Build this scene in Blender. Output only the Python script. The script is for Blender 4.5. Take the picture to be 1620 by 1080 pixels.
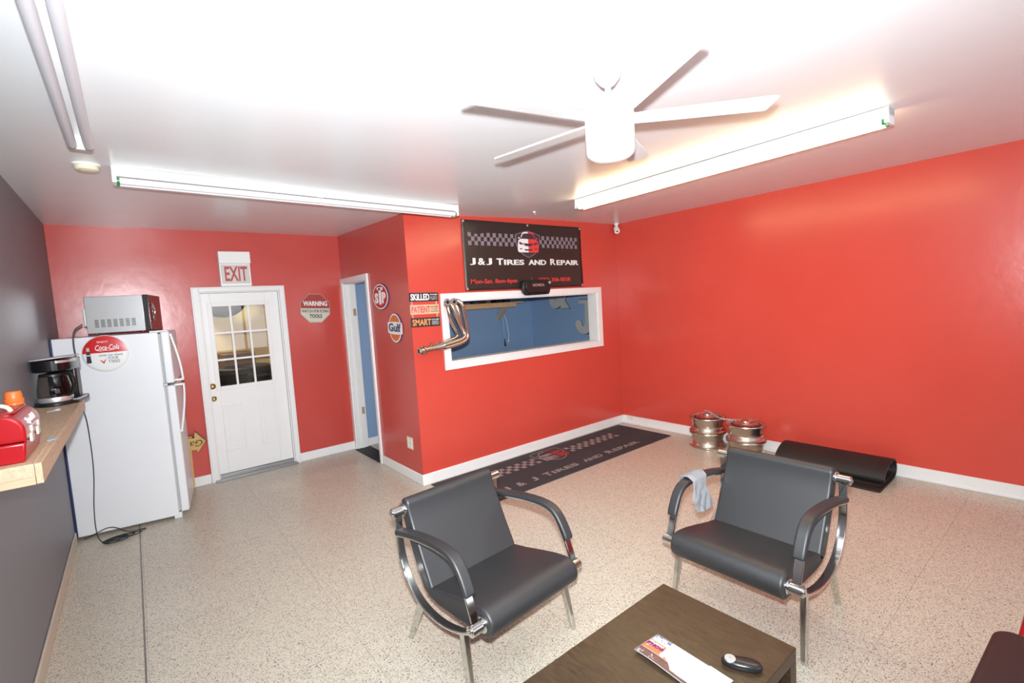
import bpy, bmesh, math, random
from mathutils import Vector, Matrix, Euler, noise
random.seed(4)
for o in list(bpy.data.objects): bpy.data.objects.remove(o)
S = bpy.context.scene
C = S.collection
PI = math.pi
R_ = math.radians

# ------------------------------------------------------------ camera, world, light, exposure
YAW, PITCH, ROLL = 0.669305, -0.081276, -0.061229
FPX, CAM_Z = 756.61, 1.7663
def cam_basis(yaw, p, r):
    f = Vector((math.sin(yaw)*math.cos(p), math.cos(yaw)*math.cos(p), math.sin(p)))
    rt = Vector((math.cos(yaw), -math.sin(yaw), 0))
    up = rt.cross(f)
    return rt*math.cos(r)+up*math.sin(r), up*math.cos(r)-rt*math.sin(r), f
a_, b_, d_ = cam_basis(YAW, PITCH, ROLL)
cd = bpy.data.cameras.new('camera'); cam = bpy.data.objects.new('camera', cd); C.objects.link(cam)
M = Matrix((a_, b_, -d_)).transposed().to_4x4(); M.translation = (0, 0, CAM_Z)
cam.matrix_world = M
cd.sensor_width = 36; cd.lens = FPX/1620*36; cd.clip_start = 0.02
S.camera = cam
w = bpy.data.worlds.new('world'); S.world = w; w.use_nodes = True
w.node_tree.nodes['Background'].inputs[0].default_value = (0.75, 0.85, 1, 1)
w.node_tree.nodes['Background'].inputs[1].default_value = 0.25
S.view_settings.view_transform = 'Standard'; S.view_settings.look = 'None'
S.view_settings.gamma = 1; S.view_settings.use_curve_mapping = False
S.view_settings.exposure = EXPO = 0.0
FLASH_W, WINDOW_W, TUBE_E = 940, 60, 17.0
# the camera's own flash, on its hot shoe 14 cm above the lens
ld = bpy.data.lights.new('camera_flash', 'SPOT'); ld.energy = FLASH_W; ld.spot_size = R_(144); ld.spot_blend = .95; ld.color = (0.91, 0.965, 1.0); ld.shadow_soft_size = 0.03
lo = bpy.data.objects.new('camera_flash', ld); lo.matrix_world = Matrix.Translation((0, 0, 1.905)) @ M.to_3x3().to_4x4() @ Matrix.Rotation(R_(12), 4, 'X'); C.objects.link(lo)
# daylight coming in through the storefront windows behind the camera
ld = bpy.data.lights.new('daylight', 'AREA'); ld.shape = 'RECTANGLE'; ld.size = 4.6; ld.size_y = 1.5
ld.energy = WINDOW_W; ld.color = (0.88, 0.93, 1.0)
lo = bpy.data.objects.new('daylight', ld); lo.location = (2.4, -2.36, 1.65); lo.rotation_euler = (R_(90), 0, 0); C.objects.link(lo)

# ------------------------------------------------------------ materials
MATS = {}
def mat(name, col, rough=0.5, metal=0.0, bump=0.0, bscale=40, var=0.0, vscale=6, coat=0, spec=None, emis=0, ecol=None):
    if name in MATS: return MATS[name]
    m = bpy.data.materials.new(name); m.use_nodes = True; nt = m.node_tree; b = nt.nodes['Principled BSDF']
    b.inputs['Base Color'].default_value = (*col, 1); b.inputs['Roughness'].default_value = rough
    b.inputs['Metallic'].default_value = metal
    if coat: b.inputs['Coat Weight'].default_value = coat; b.inputs['Coat Roughness'].default_value = .08
    if spec is not None: b.inputs['Specular IOR Level'].default_value = spec
    if emis:
        b.inputs['Emission Color'].default_value = (*(ecol or col), 1); b.inputs['Emission Strength'].default_value = emis
    tc = nt.nodes.new('ShaderNodeTexCoord')
    n = nt.nodes.new('ShaderNodeTexNoise'); n.inputs['Scale'].default_value = vscale; n.inputs['Detail'].default_value = 4
    nt.links.new(tc.outputs['Object'], n.inputs['Vector'])
    mx = nt.nodes.new('ShaderNodeMix'); mx.data_type = 'RGBA'
    v = max(var, 0.02)
    mx.inputs[6].default_value = (*[c*(1-v) for c in col], 1); mx.inputs[7].default_value = (*[min(1, c*(1+v)) for c in col], 1)
    nt.links.new(n.outputs['Fac'], mx.inputs[0]); nt.links.new(mx.outputs[2], b.inputs['Base Color'])
    if bump:
        n2 = nt.nodes.new('ShaderNodeTexNoise'); n2.inputs['Scale'].default_value = bscale; n2.inputs['Detail'].default_value = 3
        nt.links.new(tc.outputs['Object'], n2.inputs['Vector'])
        bp = nt.nodes.new('ShaderNodeBump'); bp.inputs['Strength'].default_value = bump; bp.inputs['Distance'].default_value = .01
        nt.links.new(n2.outputs['Fac'], bp.inputs['Height']); nt.links.new(bp.outputs[0], b.inputs['Normal'])
    MATS[name] = m
    return m
def glass(name, tint=(1, 1, 1), gl=.1):
    m = bpy.data.materials.new(name); m.use_nodes = True; nt = m.node_tree
    nt.nodes.remove(nt.nodes['Principled BSDF']); out = nt.nodes['Material Output']
    t = nt.nodes.new('ShaderNodeBsdfTransparent'); t.inputs[0].default_value = (*tint, 1)
    g = nt.nodes.new('ShaderNodeBsdfGlossy'); g.inputs['Roughness'].default_value = .02
    x = nt.nodes.new('ShaderNodeMixShader'); x.inputs[0].default_value = gl
    nt.links.new(t.outputs[0], x.inputs[1]); nt.links.new(g.outputs[0], x.inputs[2]); nt.links.new(x.outputs[0], out.inputs[0])
    return m
def terrazzo():
    m = bpy.data.materials.new('terrazzo'); m.use_nodes = True; nt = m.node_tree; b = nt.nodes['Principled BSDF']
    N = nt.nodes.new; L = nt.links.new
    tc = N('ShaderNodeTexCoord')
    def vor(scale, seed):
        v = N('ShaderNodeTexVoronoi'); v.inputs['Scale'].default_value = scale
        mp = N('ShaderNodeMapping'); mp.inputs['Location'].default_value = (seed, seed*.7, 0)
        L(tc.outputs['Object'], mp.inputs[0]); L(mp.outputs[0], v.inputs['Vector']); return v
    base = N('ShaderNodeTexNoise'); base.inputs['Scale'].default_value = 1.3; base.inputs['Detail'].default_value = 5
    L(tc.outputs['Object'], base.inputs['Vector'])
    r0 = N('ShaderNodeMix'); r0.data_type = 'RGBA'
    r0.inputs[6].default_value = (0.56, 0.51, 0.41, 1); r0.inputs[7].default_value = (0.64, 0.59, 0.48, 1)
    L(base.outputs['Fac'], r0.inputs[0])
    cur = r0.outputs[2]
    for scale, seed, lo_, hi, col, dist in ((210, 3, .0, .22, (.68, .64, .56), .6), (190, 11, .0, .30, (.36, .30, .24), .5), (230, 5, .0, .15, (.05, .045, .04), .45), (120, 9, .0, .10, (.20, .16, .13), .40), (110, 17, 0, .06, (.03, .03, .03), .34)):
        v = vor(scale, seed)
        sp = N('ShaderNodeSeparateColor'); L(v.outputs['Color'], sp.inputs[0])
        c1 = N('ShaderNodeMath'); c1.operation = 'LESS_THAN'; c1.inputs[1].default_value = hi; L(sp.outputs[0], c1.inputs[0])
        c2 = N('ShaderNodeMath'); c2.operation = 'LESS_THAN'; c2.inputs[1].default_value = dist; L(v.outputs['Distance'], c2.inputs[0])
        mu = N('ShaderNodeMath'); mu.operation = 'MULTIPLY'; L(c1.outputs[0], mu.inputs[0]); L(c2.outputs[0], mu.inputs[1])
        x = N('ShaderNodeMix'); x.data_type = 'RGBA'; L(mu.outputs[0], x.inputs[0]); L(cur, x.inputs[6]); x.inputs[7].default_value = (*col, 1)
        cur = x.outputs[2]
    # slab joints
    sx = N('ShaderNodeSeparateXYZ'); L(tc.outputs['Object'], sx.inputs[0])
    def joint(out, off, per, wdt):
        a = N('ShaderNodeMath'); a.operation = 'SUBTRACT'; L(out, a.inputs[0]); a.inputs[1].default_value = off
        if per:
            q = N('ShaderNodeMath'); q.operation = 'PINGPONG'; q.inputs[1].default_value = per/2; L(a.outputs[0], q.inputs[0])
        else:
            q = N('ShaderNodeMath'); q.operation = 'ABSOLUTE'; L(a.outputs[0], q.inputs[0])
        c = N('ShaderNodeMath'); c.operation = 'LESS_THAN'; c.inputs[1].default_value = wdt; L(q.outputs[0], c.inputs[0]); return c.outputs[0]
    for out, off, per, wdt, fac in ((sx.outputs[0], -.1, .9, .0018, .35), (sx.outputs[1], .68, .9, .0018, .35), (sx.outputs[0], -.113, 0, .0045, .8)):
        j = joint(out, off, per, wdt)
        mm = N('ShaderNodeMath'); mm.operation = 'MULTIPLY'; L(j, mm.inputs[0]); mm.inputs[1].default_value = fac
        x = N('ShaderNodeMix'); x.data_type = 'RGBA'; L(mm.outputs[0], x.inputs[0]); L(cur, x.inputs[6]); x.inputs[7].default_value = (.05, .045, .045, 1)
        cur = x.outputs[2]
    L(cur, b.inputs['Base Color'])
    b.inputs['Roughness'].default_value = .33; b.inputs['Specular IOR Level'].default_value = .45
    return m
def wood(name, c1, c2, scale=1.0, rough=.5, stretch=(1, 12, 12)):
    m = bpy.data.materials.new(name); m.use_nodes = True; nt = m.node_tree; b = nt.nodes['Principled BSDF']
    tc = nt.nodes.new('ShaderNodeTexCoord'); mp = nt.nodes.new('ShaderNodeMapping'); mp.inputs['Scale'].default_value = stretch
    n = nt.nodes.new('ShaderNodeTexNoise'); n.inputs['Scale'].default_value = 3*scale; n.inputs['Detail'].default_value = 6; n.inputs['Distortion'].default_value = 1.2
    cr = nt.nodes.new('ShaderNodeValToRGB'); cr.color_ramp.elements[0].position = .3; cr.color_ramp.elements[1].position = .7
    cr.color_ramp.elements[0].color = (*c1, 1); cr.color_ramp.elements[1].color = (*c2, 1)
    nt.links.new(tc.outputs['Object'], mp.inputs[0]); nt.links.new(mp.outputs[0], n.inputs['Vector'])
    nt.links.new(n.outputs['Fac'], cr.inputs[0]); nt.links.new(cr.outputs[0], b.inputs['Base Color'])
    b.inputs['Roughness'].default_value = rough
    return m
RED = mat('red_wall_paint', (0.62, 0.072, 0.050), .24, bump=.10, bscale=9, var=.06, vscale=2)
RED2 = mat('shaded_red_wall_paint', (0.55, 0.070, 0.055), .25, bump=.14, bscale=7, var=.08, vscale=2)  # same red paint, its colour darkened for walls in weaker, cooler light
BLUE = mat('blue_wall_paint', (0.24, 0.36, 0.55), .45, bump=.05, var=.05, vscale=3)
GREY = mat('grey_wall_paint', (0.20, 0.21, 0.235), .5, bump=.04, var=.04)
CEIL = mat('ceiling_paint', (0.80, 0.815, 0.83), .28, bump=.10, bscale=5, var=.015)
WHITE = mat('white_trim_paint', (0.83, 0.83, 0.82), .35, var=.015)
CREAM = mat('cream_trim_paint', (0.62, 0.55, 0.45), .45, var=.04)
DWHITE = mat('white_door_paint', (0.84, 0.84, 0.83), .35, bump=.03, var=.015)
TERR = terrazzo()
CHROME = mat('chrome', (0.66, 0.66, 0.64), .10, 1)
ALU = mat('brushed_aluminium', (0.62, 0.57, 0.50), .28, 1, bump=.05, bscale=60, var=.08, vscale=15)
STEEL = mat('stainless_steel', (0.72, 0.72, 0.72), .30, .75)
LEATHER = mat('black_vinyl', (0.016, 0.0165, 0.0185), .50, bump=.06, bscale=320, var=.08, spec=.95)
BLACK = mat('black_plastic', (0.012, 0.012, 0.013), .3)
BLACKM = mat('black_rubber', (0.016, 0.013, 0.012), .6, bump=.15, bscale=180, var=.1)
APPL = mat('white_enamel', (0.80, 0.82, 0.85), .32, bump=.06, bscale=260)
CREAMP = mat('cream_plastic', (0.72, 0.66, 0.50), .4)
WPLAS = mat('white_plastic', (0.86, 0.86, 0.85), .35)
FANW = mat('white_fan_enamel', (0.74, 0.74, 0.74), .4)
GASKET = mat('grey_gasket', (0.45, 0.45, 0.45), .6)
ESPRESSO = wood('espresso_wood', (.030, .018, .009), (.064, .040, .020), 2.2, .34, (12, 2, 12))
PINE = wood('pine', (.50, .33, .21), (.64, .46, .31), 1.5, .55, (20, 2, 12))
PINEL = wood('pine_light', (.46, .36, .22), (.52, .43, .28), 1.5, .55, (2, 20, 12))
BRASS = mat('brass', (0.72, 0.55, 0.26), .22, 1)
GREYM = mat('grey_metal', (0.36, 0.36, 0.36), .4, .7)
INKR = mat('red_print', (0.55, 0.02, 0.02), .5)
INKW = mat('white_print', (0.85, 0.85, 0.84), .5)
INKK = mat('black_print', (0.02, 0.02, 0.02), .5)

# ------------------------------------------------------------ builders
class MB:
    def __init__(s): s.v = []; s.f = []; s.m = []; s.mats = []
    def mi(s, m):
        if m not in s.mats: s.mats.append(m)
        return s.mats.index(m)
    def add(s, vs, fs, m, T=None):
        o = len(s.v); i = s.mi(m)
        s.v += [tuple(T @ Vector(v)) if T else tuple(v) for v in vs]
        s.f += [tuple(o+k for k in f) for f in fs]; s.m += [i]*len(fs)
        return s
    def box(s, x0, x1, y0, y1, z0, z1, m, T=None):
        vs = [(x, y, z) for x in (x0, x1) for y in (y0, y1) for z in (z0, z1)]
        return s.add(vs, [(0, 1, 3, 2), (4, 6, 7, 5), (0, 4, 5, 1), (2, 3, 7, 6), (0, 2, 6, 4), (1, 5, 7, 3)], m, T)
    def prism(s, pts, h0, h1, m, T=None):
        """polygon in XY (counter-clockwise) extruded along Z"""
        n = len(pts); ar = sum(pts[i][0]*pts[(i+1) % n][1]-pts[(i+1) % n][0]*pts[i][1] for i in range(n))
        if ar < 0: pts = pts[::-1]
        vs = [(x, y, h0) for x, y in pts]+[(x, y, h1) for x, y in pts]
        fs = [tuple(range(n-1, -1, -1)), tuple(range(n, 2*n))]+[(i, (i+1) % n, n+(i+1) % n, n+i) for i in range(n)]
        return s.add(vs, fs, m, T)
    def lathe(s, prof, m, T=None, n=32, closed=False):
        """profile (r,z) turned about Z"""
        vs = []; fs = []
        P = len(prof); ix = []
        for r, z in prof:
            if r < 1e-6: ix.append([len(vs)]*n); vs.append((0, 0, z)); continue
            ix.append(list(range(len(vs), len(vs)+n)))
            for k in range(n):
                t = 2*PI*k/n; vs.append((r*math.cos(t), r*math.sin(t), z))
        for i in range(P-1 if not closed else P):
            j = (i+1) % P; A = ix[i]; B = ix[j]
            for k in range(n):
                l = (k+1) % n; f = [A[k], A[l], B[l], B[k]]
                g = [q for m_, q in enumerate(f) if q not in f[:m_]]
                if len(g) > 2: fs.append(tuple(g))
        if not closed:
            if prof[0][0] > 1e-6: fs.append(tuple(ix[0][::-1]))
            if prof[-1][0] > 1e-6: fs.append(tuple(ix[-1]))
        return s.add(vs, fs, m, T)
    def cyl(s, p0, p1, r0, m, r1=None, n=20, T=None):
        p0 = Vector(p0); p1 = Vector(p1); r1 = r0 if r1 is None else r1
        d = (p1-p0); L = d.length; q = d.to_track_quat('Z', 'Y').to_matrix().to_4x4(); q.translation = p0
        return s.lathe([(r0, 0), (r1, L)], m, (T @ q) if T else q, n)
    def tube(s, path, r, m, n=10, T=None, closed=False):
        path = [Vector(p) for p in path]; vs = []; fs = []; N = len(path)
        rr = r if isinstance(r, (list, tuple)) else [r]*N
        up = None
        for i, p in enumerate(path):
            if closed: t = path[(i+1) % N]-path[i-1]
            else: t = path[min(i+1, N-1)]-path[max(i-1, 0)]
            t.normalize()
            if up is None:
                up = Vector((0, 0, 1)) if abs(t.z) < .9 else Vector((1, 0, 0))
            up = (up-t*up.dot(t)).normalized(); sd = t.cross(up)
            for k in range(n):
                a = 2*PI*k/n; vs.append(p+up*math.cos(a)*rr[i]+sd*math.sin(a)*rr[i])
        for i in range(N if closed else N-1):
            j = (i+1) % N
            for k in range(n):
                l = (k+1) % n; fs.append((i*n+k, i*n+l, j*n+l, j*n+k))
        if not closed: fs += [tuple(range(n-1, -1, -1)), tuple((N-1)*n+k for k in range(n))]
        return s.add(vs, fs, m, T)
    def text(s, txt, x, y, w, h, z0, z1, m, bold=0.0, shear=0.0, T=None):
        """text fitted into the box x..x+w, y..y+h of the XY plane"""
        cu = bpy.data.curves.new('t', 'FONT'); cu.body = txt; cu.offset = bold; cu.shear = shear; cu.resolution_u = 3; cu.extrude = .5
        ob = bpy.data.objects.new('t', cu); C.objects.link(ob)
        dg = bpy.context.evaluated_depsgraph_get(); me = bpy.data.meshes.new_from_object(ob.evaluated_get(dg))
        vs = [v.co.copy() for v in me.vertices]; fs = [tuple(p.vertices) for p in me.polygons]
        bpy.data.objects.remove(ob); bpy.data.curves.remove(cu); bpy.data.meshes.remove(me)
        xs = [v.x for v in vs]; ys = [v.y for v in vs]
        ax = w/(max(xs)-min(xs)); ay = h/(max(ys)-min(ys)); mx = min(xs); my = min(ys)
        vs = [(x+(v.x-mx)*ax, y+(v.y-my)*ay, z1 if v.z > 0 else z0) for v in vs]
        return s.add(vs, fs, m, T)
    def build(s, name, parent=None, bevel=0, seg=2, smooth=35, sub=0, solid=0):
        me = bpy.data.meshes.new(name); me.from_pydata(s.v, [], s.f)
        for m in s.mats: me.materials.append(m)
        for p, i in zip(me.polygons, s.m): p.material_index = i
        bm = bmesh.new(); bm.from_mesh(me)
        bmesh.ops.recalc_face_normals(bm, faces=bm.faces); bm.to_mesh(me); bm.free()
        if smooth:
            for p in me.polygons: p.use_smooth = True
            me.set_sharp_from_angle(angle=R_(smooth))
        o = bpy.data.objects.new(name, me); C.objects.link(o)
        if parent: o.parent = parent
        if solid:
            k = o.modifiers.new('solid', 'SOLIDIFY'); k.thickness = solid; k.offset = 0
        if bevel:
            k = o.modifiers.new('bevel', 'BEVEL'); k.width = bevel; k.segments = seg; k.limit_method = 'ANGLE'; k.angle_limit = R_(40)
        if sub:
            k = o.modifiers.new('sub', 'SUBSURF'); k.levels = sub; k.render_levels = sub
        return o
def thing(name, label, cat, loc=(0, 0, 0), rot=(0, 0, 0), group=None):
    o = bpy.data.objects.new(name, None); C.objects.link(o); o.empty_display_size = .1
    o.location = loc; o.rotation_euler = rot
    return tag(o, label, cat, group)
def tag(o, label, cat, group=None):
    o['label'] = label; o['category'] = cat
    if group: o['group'] = group
    return o
def struct(o, label=None):
    o['kind'] = 'structure'
    if label: o['label'] = label
    return o
def sroot(name, loc=(0, 0, 0), rot=(0, 0, 0)):
    o = bpy.data.objects.new(name, None); C.objects.link(o); o.location = loc; o.rotation_euler = rot; o['kind'] = 'structure'; o.empty_display_size = .1
    return o
def plabel(o, l): o['label'] = l; return o
def dup(root, loc, rot, label=None, group=None):
    r = root.copy(); C.objects.link(r); r.location = loc; r.rotation_euler = rot
    if label: r['label'] = label
    if group: r['group'] = group
    for ch in list(root.children):
        c = ch.copy(); C.objects.link(c); c.parent = r
        for g in list(ch.children):
            d = g.copy(); C.objects.link(d); d.parent = c
    return r
def arc(cx, cy, r, a0, a1, n, ry=None):
    ry = r if ry is None else ry
    return [(cx+r*math.cos(R_(a0+(a1-a0)*i/n)), cy+ry*math.sin(R_(a0+(a1-a0)*i/n))) for i in range(n+1)]
def smoothpath(pts, it=2):
    pts = [Vector(p) for p in pts]
    for _ in range(it):
        q = [pts[0]]
        for a, b in zip(pts, pts[1:]): q += [a*.75+b*.25, a*.25+b*.75]
        q.append(pts[-1]); pts = q
    return pts
def ribbon_profile(path, t):
    """closed outline of a 2D path thickened by t (t may be a list)"""
    P = [Vector((p[0], p[1])) for p in path]; n = len(P); tt = t if isinstance(t, (list, tuple)) else [t]*n
    A = []; B = []
    for i, p in enumerate(P):
        d = (P[min(i+1, n-1)]-P[max(i-1, 0)]).normalized(); q = Vector((-d.y, d.x))
        A.append(p+q*tt[i]/2); B.append(p-q*tt[i]/2)
    return [tuple(v) for v in A+B[::-1]]
WALLROT = {'south': (R_(90), 0, 0), 'west': (R_(90), 0, R_(-90))}   # local X right, Y up, Z out of the wall

# ------------------------------------------------------------ the room
XL, XR, YB, XS, YW, YN = -0.531, 5.277, 6.097, 2.133, 4.253, -2.3
TOP = 2.79
struct(MB().box(XL-.15, XR+.15, YN-.15, YB+2.4, -.12, 0, TERR).build('floor'))
def ceil_z(x, y): return 2.735-.052*math.exp(-((x-2.13)**2+(y-4.2)**2)/2)
def ceiling():
    mb = MB(); n = 36; x0, x1, y0, y1 = XL-.15, XR+.15, YN-.15, YB+.15; vs = []; fs = []
    for i in range(n+1):
        for j in range(n+1):
            x = x0+(x1-x0)*i/n; y = y0+(y1-y0)*j/n; vs.append((x, y, ceil_z(x, y)))
    for i in range(n):
        for j in range(n):
            a = i*(n+1)+j; fs.append((a, a+1, a+n+2, a+n+1))
    k = len(vs); vs += [(x, y, 2.9) for x in (x0, x1) for y in (y0, y1)]
    fs += [(k, k+2, k+3, k+1),
           tuple([k]+[i*(n+1) for i in range(n+1)]+[k+2]), tuple([k+1]+[i*(n+1)+n for i in range(n+1)]+[k+3]),
           tuple([k]+list(range(n+1))+[k+1]), tuple([k+2]+[n*(n+1)+j for j in range(n+1)]+[k+3])]
    mb.add(vs, fs, CEIL)
    return mb.build('ceiling')
struct(ceiling())
struct(MB().box(XL-.12, XL, YN-.12, YB+.12, 0, TOP, GREY).build('wall_left'))
struct(MB().box(XR, XR+.12, YN-.12, YW+.06, 0, TOP, RED).build('wall_right'))
DX0, DX1, DZ = .600, 1.392, 2.078
mb = MB()
mb.box(XL, DX0, YB, YB+.12, 0, TOP, RED2); mb.box(DX1, XS+.06, YB, YB+.12, 0, TOP, RED2); mb.box(DX0, DX1, YB, YB+.12, DZ, TOP, RED2)
struct(mb.build('wall_back'))
# box room: outside red, inside blue
JY0, JY1, JZ = 5.285, 6.03, 2.13
mb = MB()
for y0, y1, z0, z1 in ((YW, JY0, 0, TOP), (JY1, YB, 0, TOP), (JY0, JY1, JZ, TOP)):
    mb.box(XS, XS+.07, y0, y1, z0, z1, RED2); mb.box(XS+.07, XS+.13, y0+(.13 if y0 == YW else 0), y1, z0, z1, BLUE)
struct(mb.build('wall_side'))
WX0, WX1, WZ0, WZ1 = 2.545, 4.832, 1.19, 1.822
mb = MB()
for y0, y1, m, s0 in ((YW, YW+.07, RED, XS+.07), (YW+.07, YW+.13, BLUE, XS+.13)):
    for x0, x1, z0, z1 in ((s0, WX0, 0, TOP), (WX1, XR, 0, TOP), (WX0, WX1, 0, WZ0), (WX0, WX1, WZ1, TOP)):
        mb.box(x0, x1, y0, y1, z0, z1, m)
mb.box(XS+.001, XS+.07, YW-.0008, YW+.001, 0, TOP, RED)
struct(mb.build('wall_front'))
struct(MB().box(XS+.06, XR+.12, YB, YB+.12, 0, TOP, BLUE).build('wall_office_back'))
struct(MB().box(XR, XR+.12, YW+.06, YB, 0, TOP, BLUE).build('wall_office_right'))
# wall behind the camera with storefront windows
mb = MB()
for x0, x1, z0, z1 in ((XL, .1, 0, TOP), (4.7, XR, 0, TOP), (.1, 4.7, 0, .9), (.1, 4.7, 2.4, TOP)):
    mb.box(x0, x1, YN-.12, YN, z0, z1, GREY)
struct(mb.build('wall_near'))
r = sroot('window_2', (0, YN-.06, 0))
mb = MB()
for x in (.1, 1.22, 2.37, 3.52, 4.64): mb.box(x, x+.06, -.03, .03, .9, 2.4, GREYM)
mb.box(.1, 4.7, -.03, .03, .9, .96, GREYM); mb.box(.1, 4.7, -.03, .03, 2.34, 2.4, GREYM)
mb.build('window_frame', r)
MB().box(.16, 4.64, -.004, .004, .96, 2.34, glass('storefront_glass', gl=.08)).build('window_glass', r)

# baseboards
def bb(name, x0, x1, y0, y1, m=WHITE, z=.105): return struct(MB().box(x0, x1, y0, y1, 0, z, m).build(name, bevel=.006))
bb('baseboard_left', XL, XL+.014, YN, 5.28, CREAM, .10)
bb('baseboard_back', XL, .527, YB-.016, YB)
bb('baseboard_back_right', 1.447, XS, YB-.016, YB)
bb('baseboard_side', XS-.016, XS, YW-.016, 5.222)
bb('baseboard_front', XS-.016, XR, YW-.018, YW, z=.11)
mb = MB().box(XR-.018, XR, YN, YW-.018, 0, .11, WHITE); mb.box(XR-.032, XR-.018, YN, YW-.018, 0, .022, WHITE)
struct(mb.build('baseboard_right', bevel=.004))
bb('baseboard_office_back', XS+.13, XR, YB-.016, YB, z=.10)

# exit door
r = sroot('door_1', (0, YB, 0))
mb = MB()
for x0, x1, z0, z1 in ((.527, DX0, 0, 2.13), (DX1, 1.447, 0, 2.13), (DX0, DX1, DZ, 2.13)):
    mb.box(x0, x1, -.022, 0, z0, z1, WHITE)
mb.box(.527, .545, -.03, -.02, 0, 2.13, WHITE); mb.box(1.429, 1.447, -.03, -.02, 0, 2.13, WHITE); mb.box(.545, 1.429, -.0295, -.02, 2.112, 2.1295, WHITE)
mb.build('door_casing', r, bevel=.004)
mb = MB(); mb.box(DX0, DX0+.012, 0, .12, 0, DZ, WHITE); mb.box(DX1-.012, DX1, 0, .12, 0, DZ, WHITE); mb.box(DX0+.012, DX1-.012, .0002, .12, DZ-.012, DZ-.0002, WHITE)
mb.build('door_jamb', r, bevel=.002)
GX0, GX1, GZ0, GZ1 = .700, 1.240, 1.03, 1.925
X0, X1, Z0, Z1 = DX0+.014, DX1-.014, .062, DZ-.014
mb = MB()
for x0, x1, z0, z1 in ((X0, GX0, Z0, Z1), (GX1, X1, Z0, Z1), (GX0, GX1, Z0, GZ0), (GX0, GX1, GZ1, Z1)):
    mb.box(x0, x1, .028, .072, z0, z1, DWHITE)
# glazing bead around the glass
for x0, x1, z0, z1 in ((GX0-.035, GX0+.008, GZ0-.035, GZ1+.035), (GX1-.008, GX1+.035, GZ0-.035, GZ1+.035), (GX0+.008, GX1-.008, GZ0-.035, GZ0+.008), (GX0+.008, GX1-.008, GZ1-.008, GZ1+.035)):
    mb.box(x0, x1, .018, .03, z0, z1, DWHITE)
# two raised panels
for x0, x1 in ((.700, .905), (1.062, 1.272)):
    z0, z1 = .305, .82
    for a, b, c, d in ((x0, x0+.02, z0, z1), (x1-.02, x1, z0, z1), (x0+.02, x1-.02, z0, z0+.02), (x0+.02, x1-.02, z1-.02, z1)):
        mb.box(a, b, .0215, .03, c, d, DWHITE)
    mb.box(x0+.04, x1-.04, .0225, .03, z0+.04, z1-.04, DWHITE)
slab = mb.build('door_slab', r, bevel=.003)
mb = MB()
for i in (1, 2):
    x = GX0+(GX1-GX0)*i/3; mb.box(x-.010, x+.010, .026, .05, GZ0, GZ1, DWHITE)
    z = GZ0+(GZ1-GZ0)*i/3; mb.box(GX0, GX1, .0268, .0492, z-.010, z+.010, DWHITE)
mb.build('window_bars', r, bevel=.002)
MB().box(GX0, GX1, .055, .059, GZ0, GZ1, glass('door_glass', (.96, .96, .93), .07)).build('door_glass', r)
def knob(z, rr, l):
    T = Matrix.Translation((.633, .028, z)) @ Matrix.Rotation(R_(90), 4, 'X')
    return plabel(MB().lathe([(rr, 0), (rr, .006), (rr*.75, .014), (rr*.55, .018), (rr*.6, .03), (rr*.35, .036), (0.0, .037)], BRASS, T, 24).build('door_lock', r), l)
knob(1.05, .033, 'round brass deadbolt'); knob(.913, .030, 'round brass lock below the deadbolt')
MB().box(.56, 1.41, -.05, .12, 0, .022, GREYM).box(DX0, DX1, .02, .1, .02, .058, GREYM).build('threshold', r, bevel=.004)

# doorway into the blue room
r = sroot('door_2')
mb = MB()
for y0, y1, z0, z1 in ((5.222, JY0, 0, 2.19), (JY1, YB-.002, 0, 2.19), (JY0, JY1, JZ, 2.19)):
    mb.box(XS-.02, XS, y0, y1, z0, z1, WHITE)
    mb.box(XS+.13, XS+.148, y0, y1, z0, z1, WHITE)
mb.box(XS-.026, XS-.018, 5.222, 5.236, 0, 2.19, WHITE); mb.box(XS-.0255, XS-.018, 5.236, YB-.0025, 2.176, 2.1895, WHITE)
mb.build('door_casing', r, bevel=.003)
mb = MB()
mb.box(XS-.004, XS+.134, JY0, JY0+.014, 0, JZ, WHITE); mb.box(XS-.004, XS+.134, JY1-.014, JY1, 0, JZ, WHITE); mb.box(XS-.0035, XS+.1335, JY0+.014, JY1-.014, JZ-.014, JZ, WHITE)
mb.box(XS+.05, XS+.085, JY1-.026, JY1-.01, 0, JZ, WHITE); mb.box(XS+.05, XS+.085, JY0+.01, JY0+.026, 0, JZ, WHITE)
mb.build('door_jamb', r, bevel=.002)
mb = MB()
for z in (.45, 1.72): mb.box(XS+.09, XS+.125, JY1-.0165, JY1-.012, z, z+.09, mat('worn_wood', (.42, .28, .16), .6))
mb.build('hinge_recess', r)
MB().box(XS-.03, XS+.16, JY0+.002, JY1-.002, 0, .012, BLACKM).build('threshold', r, bevel=.003)

# opening in the front wall
r = sroot('window_1')
mb = MB()
for x0, x1, z0, z1 in ((2.468, WX0, 1.115, 1.898), (WX1, 4.908, 1.115, 1.898), (WX0, WX1, 1.115, WZ0), (WX0, WX1, WZ1, 1.898)):
    mb.box(x0, x1, YW-.02, YW, z0, z1, WHITE)
mb.build('window_frame', r, bevel=.003)
mb = MB()
mb.box(WX0, WX0+.012, YW-.004, YW+.15, WZ0, WZ1, WHITE); mb.box(WX1-.012, WX1, YW-.004, YW+.15, WZ0, WZ1, WHITE)
mb.box(WX0+.012, WX1-.012, YW-.0035, YW+.1495, WZ1-.012, WZ1-.0003, WHITE); mb.box(WX0+.012, WX1-.012, YW-.0035, YW+.1495, WZ0+.0003, WZ0+.012, WHITE)
mb.build('window_jamb', r, bevel=.002)

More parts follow.
